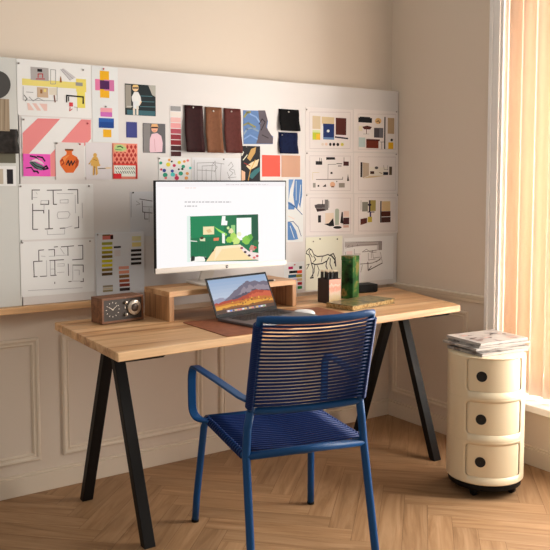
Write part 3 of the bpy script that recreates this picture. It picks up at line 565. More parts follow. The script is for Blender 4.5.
# swatch card leaning against the board, standing on the ledge
el = []
YL = [(176,150,60),(196,180,40),(160,140,40),(128,104,44),(196,180,50),(206,186,50),(140,116,50),(104,78,52)]
el.append(('r', 101.6,234.6,112,239.4, (198,116,104))); el.append(('r', 109.6,235,112.4,239, (60,34,34))); el.append(('r', 101.6,234.4,109,235.8, (120,90,60)))
for i, c in enumerate([(160,152,70)]+YL[1:]):
    y = 242+i*4.35; el.append(('r', 101,y,111.6,y+2.8, c))
for i, c in enumerate([(150,130,80),(150,120,80),(168,158,124)][1:]+[(120,96,66)]):
    y = 285+i*2.3; el.append(('r', 102,y,112,y+1.9, ((150,132,110),(196,176,150),(150,132,96))[i]))
el.append(('r', 112.8,246,120,247.9, (56,50,54))); el.append(('r', 113.5,250,119.5,256, (206,190,184)))
for i, c in enumerate([(214,150,128),(214,146,118),(140,102,62),(168,92,62),(140,66,50),(62,42,40)]):
    y = 266+i*4.3; el.append(('r', 117.8+.2*i,y,128+.2*i,y+3, c))
el += [('r', 131,236,140,240.5, (208,192,148)), ('r', 131,242.2,140.2,246.4, (214,190,132))]
for i in range(4): el.append(('r', 130,249+i*4.3,140.4,251.4+i*4.3, (58,50,50)))
sheet('swatch_card', 'white card of yellow, brown and black colour bars behind the radio', 'colour chart', (95.8,232.6,143.3,294), (208,199,196), el, [(96.6,234.5,'s')], lift=.006, th=.003)

# ------------------------------------------------------------------ desk
DT = 0.735
OAK = wood('desk_oak', (162,108,66), (210,161,113), (232,192,147), 0, .8, 17, stave=0.112, rough=.42, var=.26, contrast=(.34,.48,.66))
STEEL = mat('black_steel', (17, 15, 15), .5, .0, spec=.2)
desk = tag(empty('desk', (-1.1, -.46, 0)), 'long oak topped desk on black steel trestle legs', 'desk')
def dl(x, y, z): return (x+1.1, y+.46, z)
b = MB()
FLc, BLc, FRc, BRc = (-1.957,-.818), (-1.940,-.140), (-.250,-.750), (-.075,-.100)
b.hexa([dl(*p, DT-.031) for p in (FLc, FRc, BRc, BLc)], [dl(*p, DT) for p in (FLc, FRc, BRc, BLc)], OAK)
b.build('tabletop', desk, bevel=.003)
for (xr, yr, xf, yf) in ((-1.842,-.198,-1.812,-.724), (-.334,-.136,-.322,-.676)):
    ya = (yr+yf)/2; xa = (xr+xf)/2; zt = DT-.031
    for x, y, s in ((xr, yr, 1), (xf, yf, -1)):
        b = MB(); w, d = .022, .017; yt = ya+s*.030
        b.hexa([dl(x-w,y-d,0), dl(x+w,y-d,0), dl(x+w,y+d,0), dl(x-w,y+d,0)], [dl(xa-w,yt-d,zt-.012), dl(xa+w,yt-d,zt-.012), dl(xa+w,yt+d,zt-.012), dl(xa-w,yt+d,zt-.012)], STEEL)
        b.build('leg', desk, bevel=.002)
    b = MB()
    def rg(wx, y0, y1, z): return [dl(xa-wx*.8, ya+y0, z), dl(xa+wx, ya+y0, z), dl(xa+wx, ya+y1, z), dl(xa-wx*.8, ya+y1, z)]
    b.hexa(rg(.080, -.270, .235, zt-.026), rg(.088, -.295, .255, zt), STEEL)
    b.hexa(rg(.028, -.075, .075, zt-.060), rg(.040, -.110, .110, zt-.026), STEEL)
    b.build('bracket', desk, bevel=.0015)

# ------------------------------------------------------------------ riser and monitor
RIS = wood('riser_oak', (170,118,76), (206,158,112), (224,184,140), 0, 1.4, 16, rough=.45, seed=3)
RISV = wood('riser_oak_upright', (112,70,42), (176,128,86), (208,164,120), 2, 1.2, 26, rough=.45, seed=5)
ry = R(3.4); RL, RD, RH = .660, .21, .122
ris = tag(empty('monitor_riser', (-1.555, -.395, DT), ry), 'light oak bridge shaped riser under the monitor', 'monitor stand')
b = MB(); b.box(0, RL, 0, RD, RH-.022, RH, RIS); b.build('shelf', ris, bevel=.001)
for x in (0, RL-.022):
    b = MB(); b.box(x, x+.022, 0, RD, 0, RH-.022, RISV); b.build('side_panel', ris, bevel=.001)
RT = DT+RH
SIL = mat('silver_plastic', (222, 214, 206), .4, .1)
BEZ = mat('black_bezel', (16, 15, 16), .5, spec=.15)
my = -.285
MX0, MX1, MZ0, MZ1 = -1.563, -.903, .921, 1.305
mon = tag(empty('monitor', ((MX0+MX1)/2, my, RT)), 'wide monitor showing a green dining room on the wooden riser', 'monitor')
def ml(x, z): return (x-(MX0+MX1)/2, z-RT)
b = MB(); x0, z0 = ml(MX0, MZ0); x1, z1 = ml(MX1, MZ1)
b.box(x0, x1, 0, .012, z0, z1, BEZ)
b.box(x0+.06, x1-.06, .012, .030, z0+.03, z1-.08, BEZ)
b.build('casing', mon, bevel=.002)
b = MB(); b.box(x0, x1, -.004, .014, z0-.002, z0+.021, SIL); chin = b.build('chin', mon, bevel=.001)
chin['label'] = 'silver strip along the bottom of the screen'
b = MB(); b.lathe([(.0068,0),(.0068,.0008)], mat('badge_dark', (54,52,54), .4), 24, (0.012, -.004, z0+.0095), 'y'); badge = b.build('badge', mon)
fc = bpy.data.curves.new('badge_letters', 'FONT'); fc.body = 'hp'; fc.size = .0105; fc.align_x = 'CENTER'; fc.align_y = 'CENTER'; fc.shear = .3; fc.extrude = .0001
fo = bpy.data.objects.new('badge_letters', fc); COL.objects.link(fo); fo.parent = badge; fo.location = (.012, -.0051, z0+.0100); fo.rotation_euler = (PI/2, 0, 0)
fc.materials.append(mat('badge_silver', (220,216,212), .4))
bpy.context.view_layer.update()
lm = bpy.data.meshes.new_from_object(fo.evaluated_get(bpy.context.evaluated_depsgraph_get()))
lo = bpy.data.objects.new('letters', lm); COL.objects.link(lo); lo.parent = badge; lo.location = fo.location; lo.rotation_euler = fo.rotation_euler
bpy.data.objects.remove(fo)
# screen picture (measured on the photograph, laid on the panel)
def mp_(px, py):
    p = at(px, py, 1, my); return ml(p.x, p.z)
b = MB(); sx0, sz0, sx1, sz1 = x0+.007, z0+.021, x1-.006, z1-.006
def lay(poly, c, k, yb=-.0006):
    b.add([(x, yb-.00012*k, z) for x, z in poly], [tuple(range(len(poly)))], glow(c))
lay([(sx0,sz0),(sx1,sz0),(sx1,sz1),(sx0,sz1)], (252,249,249), 0)
def srect(x0, y0, x1, y1, c, k):
    xm, ym = (x0+x1)/2, (y0+y1)/2
    l = mp_(x0, ym)[0]; r_ = mp_(x1, ym)[0]; t = mp_(xm, y0)[1]; o = mp_(xm, y1)[1]
    lay([(l,o),(r_,o),(r_,t),(l,t)], c, k)
def spoly(pts, c, k): lay([mp_(*p) for p in pts], c, k)
rr = random.Random(5)
def words(x0, x1, y, h, c):
    x = x0
    while x < x1:
        w = rr.uniform(1.6, 4.6); srect(x, y+.15*h, min(x+w, x1), y+h*.85, c, 1); x += w+.9
srect(157, 183, 285.3, 186.5, (246,240,242), 1)
words(226, 268, 184.2, .8, (206,190,192)); words(185, 196, 187.6, .7, (240,196,180))
words(184.5, 231, 201.3, 1.4, (172,166,168)); words(184.5, 197, 205.4, 1.4, (172,166,168))
srect(187, 216, 190.5, 262, (226,240,232), 1); 
spoly([(190,216.4),(258,214.2),(258.4,260.6),(190,262)], (8,112,70), 1)
spoly([(190,216.4),(224,215.3),(224,236),(191,238)], (12,130,82), 2); spoly([(237,215),(258,214.2),(258.4,240),(252,243),(252,217),(237,217.5)], (16,84,60), 2)
for i in range(9): spoly([(192+i*2.6,241),(192.5+i*2.6,241),(192.5+i*2.6,254),(192+i*2.6,254)], (10,100,66), 3)
srect(203, 226.5, 214, 234.5, (244,226,176), 3); spoly([(206,230),(210,229),(212,232),(208,233)], (232,196,140), 4)
spoly([(222,216),(225.4,216),(225.2,220.5),(227.4,221),(227,225.2),(221,225.2),(221.4,221)], (250,250,246), 3)
srect(236.5, 217.8, 251.2, 240, (252,252,250), 3); srect(231,225,235,240,(150,206,130),3)
spoly([(214,226.6),(220,230),(227,234),(226,236),(218,231)], (150,220,90), 4); spoly([(222,233),(224.8,233),(224.8,243.5),(222,243)], (244,248,236), 4)
spoly([(190.5,240.4),(197,241),(197,241.8),(190.5,241.4)], (236,236,226), 4); spoly([(199.5,238.5),(205,238),(205,241.2),(200,241)], (226,226,186), 4); spoly([(200,237),(203,236.4),(203.4,239),(200.4,239.4)], (70,50,30), 5); spoly([(213.5,238),(219,237.6),(218.5,240.6),(213.5,240.8)], (236,130,90), 4)
for cx, cy, r0, c in ((233,236,3.6,(176,216,96)), (229,240,3.2,(150,206,70)), (236,241,4,(206,232,130)), (231,231,2.6,(236,226,170)), (246,240,4.4,(140,200,80)), (250,237,3,(96,170,70)), (256,243,3.2,(40,110,60)), (239,234,2.4,(240,240,200)), (252,248,3,(206,150,130)), (228,228,1.6,(214,236,160))):
    spoly([(cx+r0*math.cos(a*PI/7)*rr.uniform(.7,1.15), cy+r0*math.sin(a*PI/7)*rr.uniform(.7,1.15)) for a in range(14)], c, 5)
spoly([(206,261.3),(216,246.5),(240,244.5),(247,251),(256,259.5)], (250,222,168), 6); spoly([(216,246.5),(240,244.5),(243,247),(222,249),(214,261)], (252,232,194), 7)
spoly([(190,262),(190,257.6),(199,256.4),(206,257),(204.5,261.4)], (250,246,240), 7); spoly([(190.6,261.4),(190.8,257),(193,255.4),(194.8,257.4),(194.4,260.6)], (24,40,34), 8); spoly([(203.6,256.6),(205.4,260.4),(207.5,258)], (14,36,28), 8)
spoly([(213,248.6),(211,253.6),(208,256.5),(214,250.4)], (20,40,30), 8)
spoly([(237,244.6),(242,246),(249,251.5),(258.2,253),(258.3,260),(252,259),(244,252.6)], (246,226,220), 7)
for cx, cy, c in ((241.5,248,(150,60,90)), (245,252,(66,40,50)), (249,255.5,(80,50,56)), (254,257.6,(226,120,110)), (251,251,(236,190,190)), (257,256,(190,70,80)), (255,247.5,(206,60,60))):
    spoly([(cx+1.5*math.cos(a*PI/4), cy+1.2*math.sin(a*PI/4)) for a in range(8)], c, 9)
sc_ = b.build('screen', mon); sc_['label'] = 'lit white web page with a picture of a green room'
b = MB()
b.hexa([(.062-.036,.105,.010), (.062+.032,.105,.010), (.062+.032,.120,.010), (.062-.036,.120,.010)], [(.062-.026,.030,z0+.12), (.062+.036,.030,z0+.12), (.062+.036,.045,z0+.12), (.062-.026,.045,z0+.12)], SIL)
# neck leans to the left as the photograph shows
b = MB(); nx = at(212, 272, 1, my+.06).x-(MX0+MX1)/2
b.hexa([(nx-.042,.100,.008), (nx+.024,.100,.008), (nx+.024,.112,.008), (nx-.042,.112,.008)], [(nx-.022,.026,z0+.13), (nx+.044,.026,z0+.13), (nx+.044,.038,z0+.13), (nx-.022,.038,z0+.13)], SIL)
b.build('neck', mon, bevel=.002)
b = MB(); b.rbox(nx-.105, nx+.105, -.05, .125, .0005, .0085, .02, SIL); b.build('base', mon, bevel=.002)

# small dark stick on the riser
b = MB(); b.rbox(-.026, .026, -.007, .007, 0, .006, .003, BEZ); b.box(.026, .036, -.005, .005, .001, .005, SIL)
p = at(268.5, 281.3, 2, RT)
tag(b.build('memory_stick', None, (p.x, p.y, RT+.0003), R(4)), 'tiny black stick lying on the wooden riser behind the laptop', 'memory stick')

# ------------------------------------------------------------------ desk mat, laptop, mouse
LEA = mottled('brown_leather_mat', ((120,66,42),(138,80,52),(150,90,60)), 30, .5)
b = MB(); b.rbox(-1.520, -.838, -.788, -.436, 0, .0022, .012, LEA)
o = b.build('desk_mat', None, (0,0,DT+.0002)); tag(o, 'brown leather desk mat lying under the laptop and mouse', 'desk mat')
GRY = mat('space_grey_metal', (108,108,112), .38, .75); KEY = mat('key_black', (24,24,26), .5)
MAT_T = DT+.0026
ly = R(11.3); LW, LD = .349, .238
lap = tag(empty('laptop', (-1.222, -.462, MAT_T), ly), 'open grey laptop with a mountain picture on its screen', 'laptop')
b = MB(); b.rbox(-LW/2, LW/2, -LD, 0, .0008, .0118, .010, GRY); b.build('base', lap, bevel=.0015)
b = MB()
for rw in range(5):
    for k in range(14):
        xx = -.137+k*.0196; yy = -.030-rw*.0192
        b.box(xx, xx+.0165, yy-.0160, yy, .0118, .0128, KEY)
b.box(-.06, .06, -.142, -.1265, .0118, .0128, KEY)
b.build('keyboard', lap)
b = MB(); b.rbox(-.075, .075, -.228, -.150, .0118, .0121, .006, mat('trackpad_grey', (122,122,126), .3, .5)); b.build('trackpad', lap)
# lid: hinge at the rear edge, tipped back
tl_ = R(25); LH = .170
def lidp(x, h, d=0):      # x across, h up the lid, d out of the screen side
    return (x, h*math.sin(tl_) - d*math.cos(tl_), .012 + h*math.cos(tl_) + d*math.sin(tl_))
b = MB(); vs = [lidp(x, h, d) for x in (-LW/2, LW/2) for h in (0, LH) for d in (-.005, 0)]
b.add(vs, [(0,1,3,2),(4,6,7,5),(0,4,5,1),(2,3,7,6),(0,2,6,4)], GRY); b.add([vs[1], vs[5], vs[7], vs[3]], [(0,1,2,3)], BEZ); b.build('lid', lap, bevel=.0008)
b = MB()
SW0, SW1, SH0, SH1 = -LW/2+.008, LW/2-.008, .014, LH-.009
def lp(u, v, k): return lidp(SW0+(SW1-SW0)*u, SH0+(SH1-SH0)*v, .0003+.0001*k)
def lpoly(pts, c, k): b.add([lp(u, v, k) for u, v in pts], [tuple(range(len(pts)))], glow(c, .95))
for i in range(10):
    f = i/9; c = tuple(int(a+(d-a)*f) for a, d in zip((216,218,226), (150,174,206)))
    lpoly([(0,.1*i),(1,.1*i),(1,.1*i+.1),(0,.1*i+.1)], c, 0)
rr = random.Random(11)
def ridge(pts, c, k, jag=.02, base=0):
    q = []
    for (a, h), (a2, h2) in zip(pts, pts[1:]):
        for i in range(6):
            t = i/6; q.append((a+(a2-a)*t, h+(h2-h)*t+rr.uniform(-jag, jag)*(0 if i == 0 else 1)))
    q.append(pts[-1]); 
    for (a, h), (a2, h2) in zip(q, q[1:]): lpoly([(a,base),(a2,base),(a2,h2),(a,h)], c, k)
ridge([(0,.40),(.12,.46),(.22,.42),(.34,.50),(1,.5)], (150,150,172), 1)
ridge([(.14,.34),(.24,.42),(.36,.58),(.44,.66),(.52,.74),(.58,.80),(.64,.86),(.70,.82),(.78,.84),(.86,.78),(.94,.80),(1,.76)], (112,104,122), 2, .015)
ridge([(.40,.40),(.50,.60),(.56,.70),(.60,.62),(.66,.72),(.74,.66),(.82,.72),(1,.66)], (146,134,146), 3, .03)
ridge([(.3,.36),(.42,.46),(.52,.52),(.6,.5),(.7,.58),(1,.5)], (84,74,92), 4, .03)
ridge([(.0,.30),(.2,.34),(.4,.36),(.56,.44),(.66,.52),(.76,.56),(.88,.52),(1,.46)], (176,66,44), 5, .02)
ridge([(.6,.42),(.74,.48),(.84,.44),(.94,.50),(1,.44)], (206,92,60), 6, .03)
ridge([(0,.24),(.2,.28),(.4,.30),(.6,.34),(.8,.36),(1,.32)], (196,112,36), 7, .015)
ridge([(0,.20),(.3,.22),(.5,.26),(.7,.26),(1,.24)], (226,160,56), 8, .02)
ridge([(.1,.14),(.3,.16),(.5,.15),(.8,.18),(1,.16)], (140,84,36), 9, .02)
ridge([(0,.10),(.3,.10),(.6,.11),(1,.10)], (84,60,48), 10, .008)
for i in range(34):
    u, v = rr.uniform(.2,.98), rr.uniform(.12,.32); lpoly([(u,v),(u+.025,v+.005),(u+.02,v+.045),(u+.006,v+.04)], rr.choice([(236,178,70),(150,86,30),(206,124,40),(110,76,44)]), 11)
lpoly([(.16,.02),(.84,.02),(.84,.075),(.16,.075)], (196,170,176), 12)
for i in range(16): lpoly([(.175+i*.041,.028),(.205+i*.041,.028),(.205+i*.041,.068),(.175+i*.041,.068)], rr.choice([(236,236,240),(90,140,220),(236,120,90),(120,190,120),(60,60,70),(230,190,90)]), 13)
o = b.build('screen', lap); o['label'] = 'lit screen with a grey mountain above orange trees'
# mouse
b = MB(); vs = []; NU, NV = 20, 8; a_, c_, h_ = .0285, .0480, .018
for j in range(NV+1):
    f = j/NV; t = f*PI/2
    for i in range(NU):
        g = 2*PI*i/NU; rr_ = math.cos(t)**.55
        vs.append((a_*rr_*abs(math.cos(g))**.75*math.copysign(1,math.cos(g)), c_*rr_*abs(math.sin(g))**.85*math.copysign(1,math.sin(g)), .001+h_*math.sin(t)))
fs = [(j*NU+i, j*NU+(i+1)%NU, (j+1)*NU+(i+1)%NU, (j+1)*NU+i) for j in range(NV) for i in range(NU)]+[tuple(range(NU-1,-1,-1))]
MW = mat('mouse_white', (236,234,234), .25)
ms = at(304, 312.5, 2, MAT_T+.006)
mo = tag(empty('computer_mouse', (ms.x, ms.y, MAT_T), R(48)), 'white wireless mouse on the right end of the leather mat', 'mouse')
b.add(vs, fs, MW, True); b.build('shell', mo)
b = MB(); b.rbox(-.024, .024, -.042, .042, .0002, .003, .02, mat('mouse_grey', (170,170,172), .4, .4)); b.build('underside', mo)

# ------------------------------------------------------------------ table radio
WAL = wood('radio_walnut', (92,58,38), (126,82,54), (150,102,70), 0, 3, 40, rough=.5, seed=9)
FACE = mat('radio_face', (62,54,50), .5)
ra = R(7.2); RW, RDp, RHt = .191, .088, .105
rad = tag(empty('table_radio', (-1.713, -.301, DT+.0002), ra), 'walnut cased clock radio with a dark face and a round silver dial', 'radio')
b = MB(); t = .009
b.box(-RW/2, RW/2, 0, RDp, RHt-t, RHt, WAL); b.box(-RW/2, RW/2, 0, RDp, .003, .003+t, WAL); b.box(-RW/2, -RW/2+t, 0, RDp, .003+t, RHt-t, WAL); b.box(RW/2-t, RW/2, 0, RDp, .003+t, RHt-t, WAL); b.box(-RW/2+t, RW/2-t, RDp-.006, RDp, .003+t, RHt-t, WAL)
b.build('cabinet', rad, bevel=.0012)
b = MB(); b.box(-RW/2+t, RW/2-t, .005, .012, .003+t, RHt-t, FACE); fa = b.build('face', rad)
FY = .005
LM = mat('clock_marks', (226,216,200), .5)
b = MB(); cxx, czz = -.045, .0565
for i in range(12):
    a = R(30*i); r0, r1 = .026, .031
    d = Vector((math.sin(a), math.cos(a))); nn = Vector((d.y, -d.x))*(.0012)
    q = [d*r0+nn, d*r1+nn, d*r1-nn, d*r0-nn]; b.add([(cxx+p_.x, FY-.0006, czz+p_.y) for p_ in q], [(0,1,2,3)], LM)
b.build('hour_marks', fa)
for a, ln, w in ((R(-58), .022, .0016), (R(52), .024, .0012)):
    b = MB(); d = Vector((math.sin(a), math.cos(a))); nn = Vector((d.y,-d.x))*w
    b.add([(cxx+p_.x, FY-.0014, czz+p_.y) for p_ in (d*-.004+nn, d*ln+nn*.6, d*ln-nn*.6, d*-.004-nn)], [(0,1,2,3)], LM); b.build('clock_hand', rad)
CHR = mat('radio_silver', (206,196,184), .3, .7)
b = MB(); b.lathe([(.0305,0),(.0305,.006),(.028,.008),(.016,.008)], CHR, 40, (.052, FY, .0565), 'y'); dial = b.build('tuning_dial', rad); dial['label'] = 'round silver tuning dial'
b = MB(); b.lathe([(.0165,0),(.0165,.009),(.014,.011),(.004,.011)], mat('dial_hub', (88,76,70), .4, .5), 32, (.052, FY, .0565), 'y'); b.build('dial_hub', dial)
for zz in (.080, .032):
    b = MB(); b.lathe([(.0062,0),(.0062,.009),(.005,.011)], CHR, 20, (.013, FY, zz), 'y'); b.build('knob', rad)
b = MB(); b.box(.010,.0135,FY-.001,FY,.055,.063,LM); b.build('switch', rad)
for x in (-.078, .078):
    b = MB(); b.box(x-.008, x+.008, .012, RDp-.012, 0, .0032, BEZ); b.build('foot', rad)

# ------------------------------------------------------------------ pencil box and pencils, green box, books, black box
DW = mat('dark_brown_card', (48,34,30), .6)
pa = R(4); PW, PD, PH = .074, .078, .113
pbx = tag(empty('pencil_box', (-.730, -.384, DT+.0002), pa), 'dark open box with a pink sunset front holding pencils', 'pencil box')
SUN = bpy.data.materials.new('sunset_print'); SUN.use_nodes = True
n = SUN.node_tree.nodes; L_ = SUN.node_tree.links; tc = n.new('ShaderNodeTexCoord'); sp = n.new('ShaderNodeSeparateXYZ'); nz = n.new('ShaderNodeTexNoise'); nz.inputs['Scale'].default_value = 45; nz.inputs['Detail'].default_value = 4
ad = n.new('ShaderNodeMath'); ad.operation = 'MULTIPLY_ADD'; ad.inputs[1].default_value = .05
rp = n.new('ShaderNodeValToRGB'); mr = n.new('ShaderNodeMapRange'); mr.inputs['From Max'].default_value = PH
L_.new(tc.outputs['Object'], sp.inputs[0]); L_.new(tc.outputs['Object'], nz.inputs['Vector']); L_.new(nz.outputs['Fac'], ad.inputs[0]); L_.new(sp.outputs[2], ad.inputs[2]); L_.new(ad.outputs[0], mr.inputs['Value']); L_.new(mr.outputs[0], rp.inputs['Fac'])
e = rp.color_ramp.elements; e[0].position = .2; e[0].color = rgb((206,178,120)); e[1].position = 1.1; e[1].color = rgb((206,190,170))
for s_, c in ((.45,(196,176,140)), (.68,(206,180,160)), (.85,(232,140,116)), (1.0,(224,150,130))):
    k = e.new(s_); k.color = rgb(c)
L_.new(rp.outputs[0], n['Principled BSDF'].inputs['Base Color'])
b = MB(); t = .003
b.box(0, PW, 0, PD, 0, .004, DW); b.box(0, t, 0, PD, .004, PH, DW); b.box(PW-t, PW, 0, PD, .004, PH, DW); b.box(t, PW-t, PD-t, PD, .004, PH, DW); b.box(t, PW-t, 0, t, .004, PH, DW)
b.build('box', pbx)
b = MB(); b.box(.001, PW-.001, -.0012, 0, .002, PH-.001, SUN); o = b.build('front_print', pbx); o['label'] = 'pink and gold printed front'
PK = mat('pencil_black', (30,28,30), .4); PTIP = mat('pencil_tip_cream', (222,206,180), .6); PLEAD = mat('pencil_band', (190,186,182), .3, .7)
def make_pencil():
    pr_ = empty('pencil', (0,0,0))
    b = MB(); b.lathe([(.0036,0),(.0036,.140)], PK, 6, smooth=False); b.build('shaft', pr_)
    b = MB(); b.lathe([(.0037,.140),(.0037,.147)], PTIP, 10); b.build('end_cap', pr_)
    return pr_
proto = None; slots = []
for r_ in range(4):
    for k in range(6): slots.append((.009+k*.0108+.002*(r_%2), .011+r_*.0185))
for i, (x, y) in enumerate(slots):
    if proto is None: o = make_pencil(); proto = o
    else:
        o = proto.copy(); COL.objects.link(o)
        for ch in proto.children:
            c = ch.copy(); COL.objects.link(c); c.parent = o
    w = Matrix.Rotation(pa, 3, 'Z') @ Vector((x, y, 0))
    o.location = (-.730+w.x, -.384+w.y, DT+.0046); o.rotation_euler = (random.uniform(-.02,.03), random.uniform(-.03,.03), random.uniform(0,3))
    tag(o, 'black pencil with a pale end standing in the pencil box', 'pencil', 'pencils in the pencil box')
GRN = mottled('green_marbled', ((10,28,16),(28,76,38),(44,106,50),(150,130,76),(28,70,36)), 16, .3, stops=[.32,.42,.52,.62,.74], detail=3, coat=.4)
ga = R(20)
g0 = at(352.7, 299.6, 2, DT)
grn = tag(empty('tall_box', (g0.x, g0.y, DT+.0002), ga), 'tall green and gold marbled box standing upright', 'box')
b = MB(); b.box(0, .060, 0, .064, 0, .186, GRN); b.build('sleeve', grn, bevel=.0015)
b = MB(); b.box(-.001, .061, -.001, .065, .186, .209, GRN); b.build('cap', grn, bevel=.0015)
BK1 = mottled('gilt_floral_cover', ((46,50,36),(92,88,58),(150,130,84),(76,82,56)), 34, .35, coat=.3)
GILT = mottled('gilt_edge', ((120,90,52),(158,124,76),(190,162,112),(136,104,60)), 70, .3)
bk = tag(empty('book', (-.772, -.606, DT+.0002), R(11.5)), 'thick book with a green and gold floral cover lying flat', 'book')
b = MB(); b.box(.003, .308, .003, .149, .003, .019, GILT); b.build('pages', bk)
b = MB(); b.box(0, .311, 0, .152, .019, .0225, BK1); b.box(0, .311, 0, .152, 0, .003, BK1); b.box(0, .004, 0, .152, .003, .019, GILT); b.build('cover', bk, bevel=.001)
bb = tag(empty('speaker_box', (-.385, -.205, DT+.0002), R(-8)), 'low matt black box on the desk behind the tall green box', 'box')
b = MB(); b.box(-.05, .105, 0, .085, .003, .042, BEZ); b.build('body', bb, bevel=.004)
b = MB(); b.box(-.044, .099, .006, .079, 0, .004, STEEL); b.build('foot', bb)

# ------------------------------------------------------------------ chair
BLUE = mat('chair_blue_steel', (11, 70, 124), .4, spec=.3)
CORD = mat('chair_cord_navy', (9, 40, 96), .45, spec=.25)
cy_ = R(-14.2)
ch = tag(empty('armchair', (-1.472, -1.211, 0), cy_), 'blue metal armchair strung with navy cord, drawn up to the desk', 'chair')
r0 = .0135
SHW, SD = .207, .475           # half width and depth of the seat
def arc(p0, p1, p2, n=7):
    p0, p1, p2 = Vector(p0), Vector(p1), Vector(p2)
    return [(1-t)**2*p0+2*t*(1-t)*p1+t*t*p2 for t in [i/n for i in range(n+1)]]
BACK_B, BACK_T = Vector((.190, -.018, .580)), Vector((.186, -.128, .890))
for s in (-1, 1):
    b = MB(); b.tube([(s*.216,-.098,0),(s*.214,-.070,.12),(s*SHW,0,.43),(s*.200-.004,-.004,.52),(s*BACK_B.x-.008,BACK_B.y,BACK_B.z)], r0, BLUE); b.lathe([(r0+.001,0),(r0+.001,.012)], BEZ, 14, (s*.216,-.098,0)); b.build('leg', ch)
    b = MB(); b.tube([(s*.240,.535,0),(s*.236,.525,.10),(s*.217,.480,.385),(s*SHW,SD-.006,.417)], r0, BLUE); b.lathe([(r0+.001,0),(r0+.001,.012)], BEZ, 14, (s*.240,.535,0)); b.build('leg', ch)
# back frame
def back_pt(u, f):            # u -1..1 across, f 0..1 up: the back curves gently away in the middle
    p = BACK_B.lerp(BACK_T, f); return Vector((u*p.x-.008-.010*f, p.y-.030*(1-u*u)*(f*.9+.1), p.z-.006*(1-u*u)))
b = MB()
loop = [back_pt(-1, i/10) for i in range(11)]+[back_pt(-1+i/8, 1) for i in range(1, 17)]+[back_pt(1, 1-i/10) for i in range(1, 11)]+[back_pt(1-i/8, 0) for i in range(1, 16)]
b.tube(loop, .0125, BLUE, closed=True); b.build('back_frame', ch)
b = MB()
NC = 23; rc = .0035
for layer, off in ((1, 0), (-1, .5)):
    for k in range(NC):
        f = .055+(k+off)*.905/NC; pts = []
        for i in range(13):
            u = -1+i/6; p = back_pt(u, min(f, .985)); edge = 1-abs(u)**6
            # cords wrap round both posts and pinch together in the middle
            g = layer*(.0155*(1-.75*(1-abs(u))**.8))
            pts.append(p+Vector((0, g, .0016*layer*(1-u*u))))
        b.tube(pts, rc, CORD, seg=6)
for s in (-1, 1):
    for k in range(NC*2):
        f = .055+k*.905/(NC*2); p = back_pt(s, min(f, .985)); c = Vector((0, BACK_T.y-BACK_B.y, BACK_T.z-BACK_B.z)).normalized(); nrm = Vector((0, c.z, -c.y))
        pts = [p+Vector((s*math.sin(a), 0, 0))*.0162+nrm*math.cos(a)*.0162 for a in [PI*i/6 for i in range(7)]]
        b.tube(pts, rc, CORD, seg=5)
b.build('back_cords', ch)
# seat frame
b = MB()
def seat_z(v): return .43-.012*v/SD
b.tube([(-SHW,0,.43),(SHW,0,.43)], r0, BLUE); b.tube([(-SHW,SD,.418),(SHW,SD,.418)], .012, BLUE)
for s in (-1, 1): b.tube([(s*SHW,0,.43),(s*SHW,SD,.418)], .0125, BLUE)
b.tube([(0,0,.424),(0,.2,.405),(0,SD,.412)], .007, BLUE)
b.build('seat_frame', ch)
b = MB(); NS = 20
for k in range(NS):
    v = .022+k*(SD-.04)/NS; pts = []; low = []; z = seat_z(v)
    for i in range(9):
        u = -1+i/4; sag = .012*(1-abs(u))
        pts.append((u*SHW, v+.006*(1-abs(u)), z+.0145-sag))
        low.append((u*SHW, v+.011-.008*(1-abs(u)), z-.0150-sag*.5))
    b.tube(pts, .0036, CORD, seg=6); b.tube(low, .0036, CORD, seg=6)
    for s in (-1, 1):
        pts = [(s*(SHW+.0155*math.sin(a)), v+.011*i/6, z+.0145*math.cos(a)) for i, a in enumerate([PI*i/6 for i in range(7)])]
        b.tube(pts, .0036, CORD, seg=5)
b.build('seat_cords', ch)
# flat bent armrests
for s in (-1, 1):
    path = [Vector((s*.215,.415,.424)), Vector((s*.232,.428,.425))]+arc((s*.242,.436,.427),(s*.264,.462,.433),(s*.266,.464,.475))+[Vector((s*.267,.464,.530))]+arc((s*.267,.463,.575),(s*.267,.456,.632),(s*.264,.405,.632))+arc((s*.258,.33,.632),(s*.246,.18,.634),(s*.212-.008,.02,.620))+[Vector((s*.197-.010,-.030,.618))]
    b = MB(); b.band(path, (1,0,0), .030, .009, BLUE); b.build('armrest', ch, bevel=.0025)

# ------------------------------------------------------------------ round storage cabinet
CRM = mat('cream_plastic', (233, 216, 184), .28, spec=.5)
HOLE_SHADE = mat('hole_shade_black', (12, 10, 10), .6)
cx0, cy0, CR = -.385, -1.022, .160
cab = tag(empty('storage_cabinet', (cx0, cy0, 0)), 'round cream plastic cabinet of three drawers on castors beside the desk', 'cabinet')
PHI = math.atan2(CAM.y-cy0, CAM.x-cx0)
DL, DRt = PHI+R(-28), PHI+R(60)
Z0, TH = .060, .177
doors = [(Z0+TH*k+.034, Z0+TH*k+.168) for k in range(3)]
def extents(z, d, g=0):
    z0, z1 = d; rc_ = .016; dz = max(0, min(z-z0, z1-z))
    ins = 0
    if dz < rc_: ins = rc_-math.sqrt(max(0, rc_*rc_-(rc_-dz)**2))
    return DL+(ins-g)/CR, DRt-(ins*.4-g)/CR
ND, NB = 24, 60
b = MB(); vs = []; fs = []; nrow = 0; NR = ND+NB
def ringrow(z, r, d, g=.0014):
    global nrow
    a, c = extents(z, d, g)
    for i in range(ND): t = a+(c-a)*i/ND; vs.append((r*math.cos(t), r*math.sin(t), z))
    for i in range(NB): t = c+(a+2*PI-c)*i/NB; vs.append((r*math.cos(t), r*math.sin(t), z))
    nrow += 1
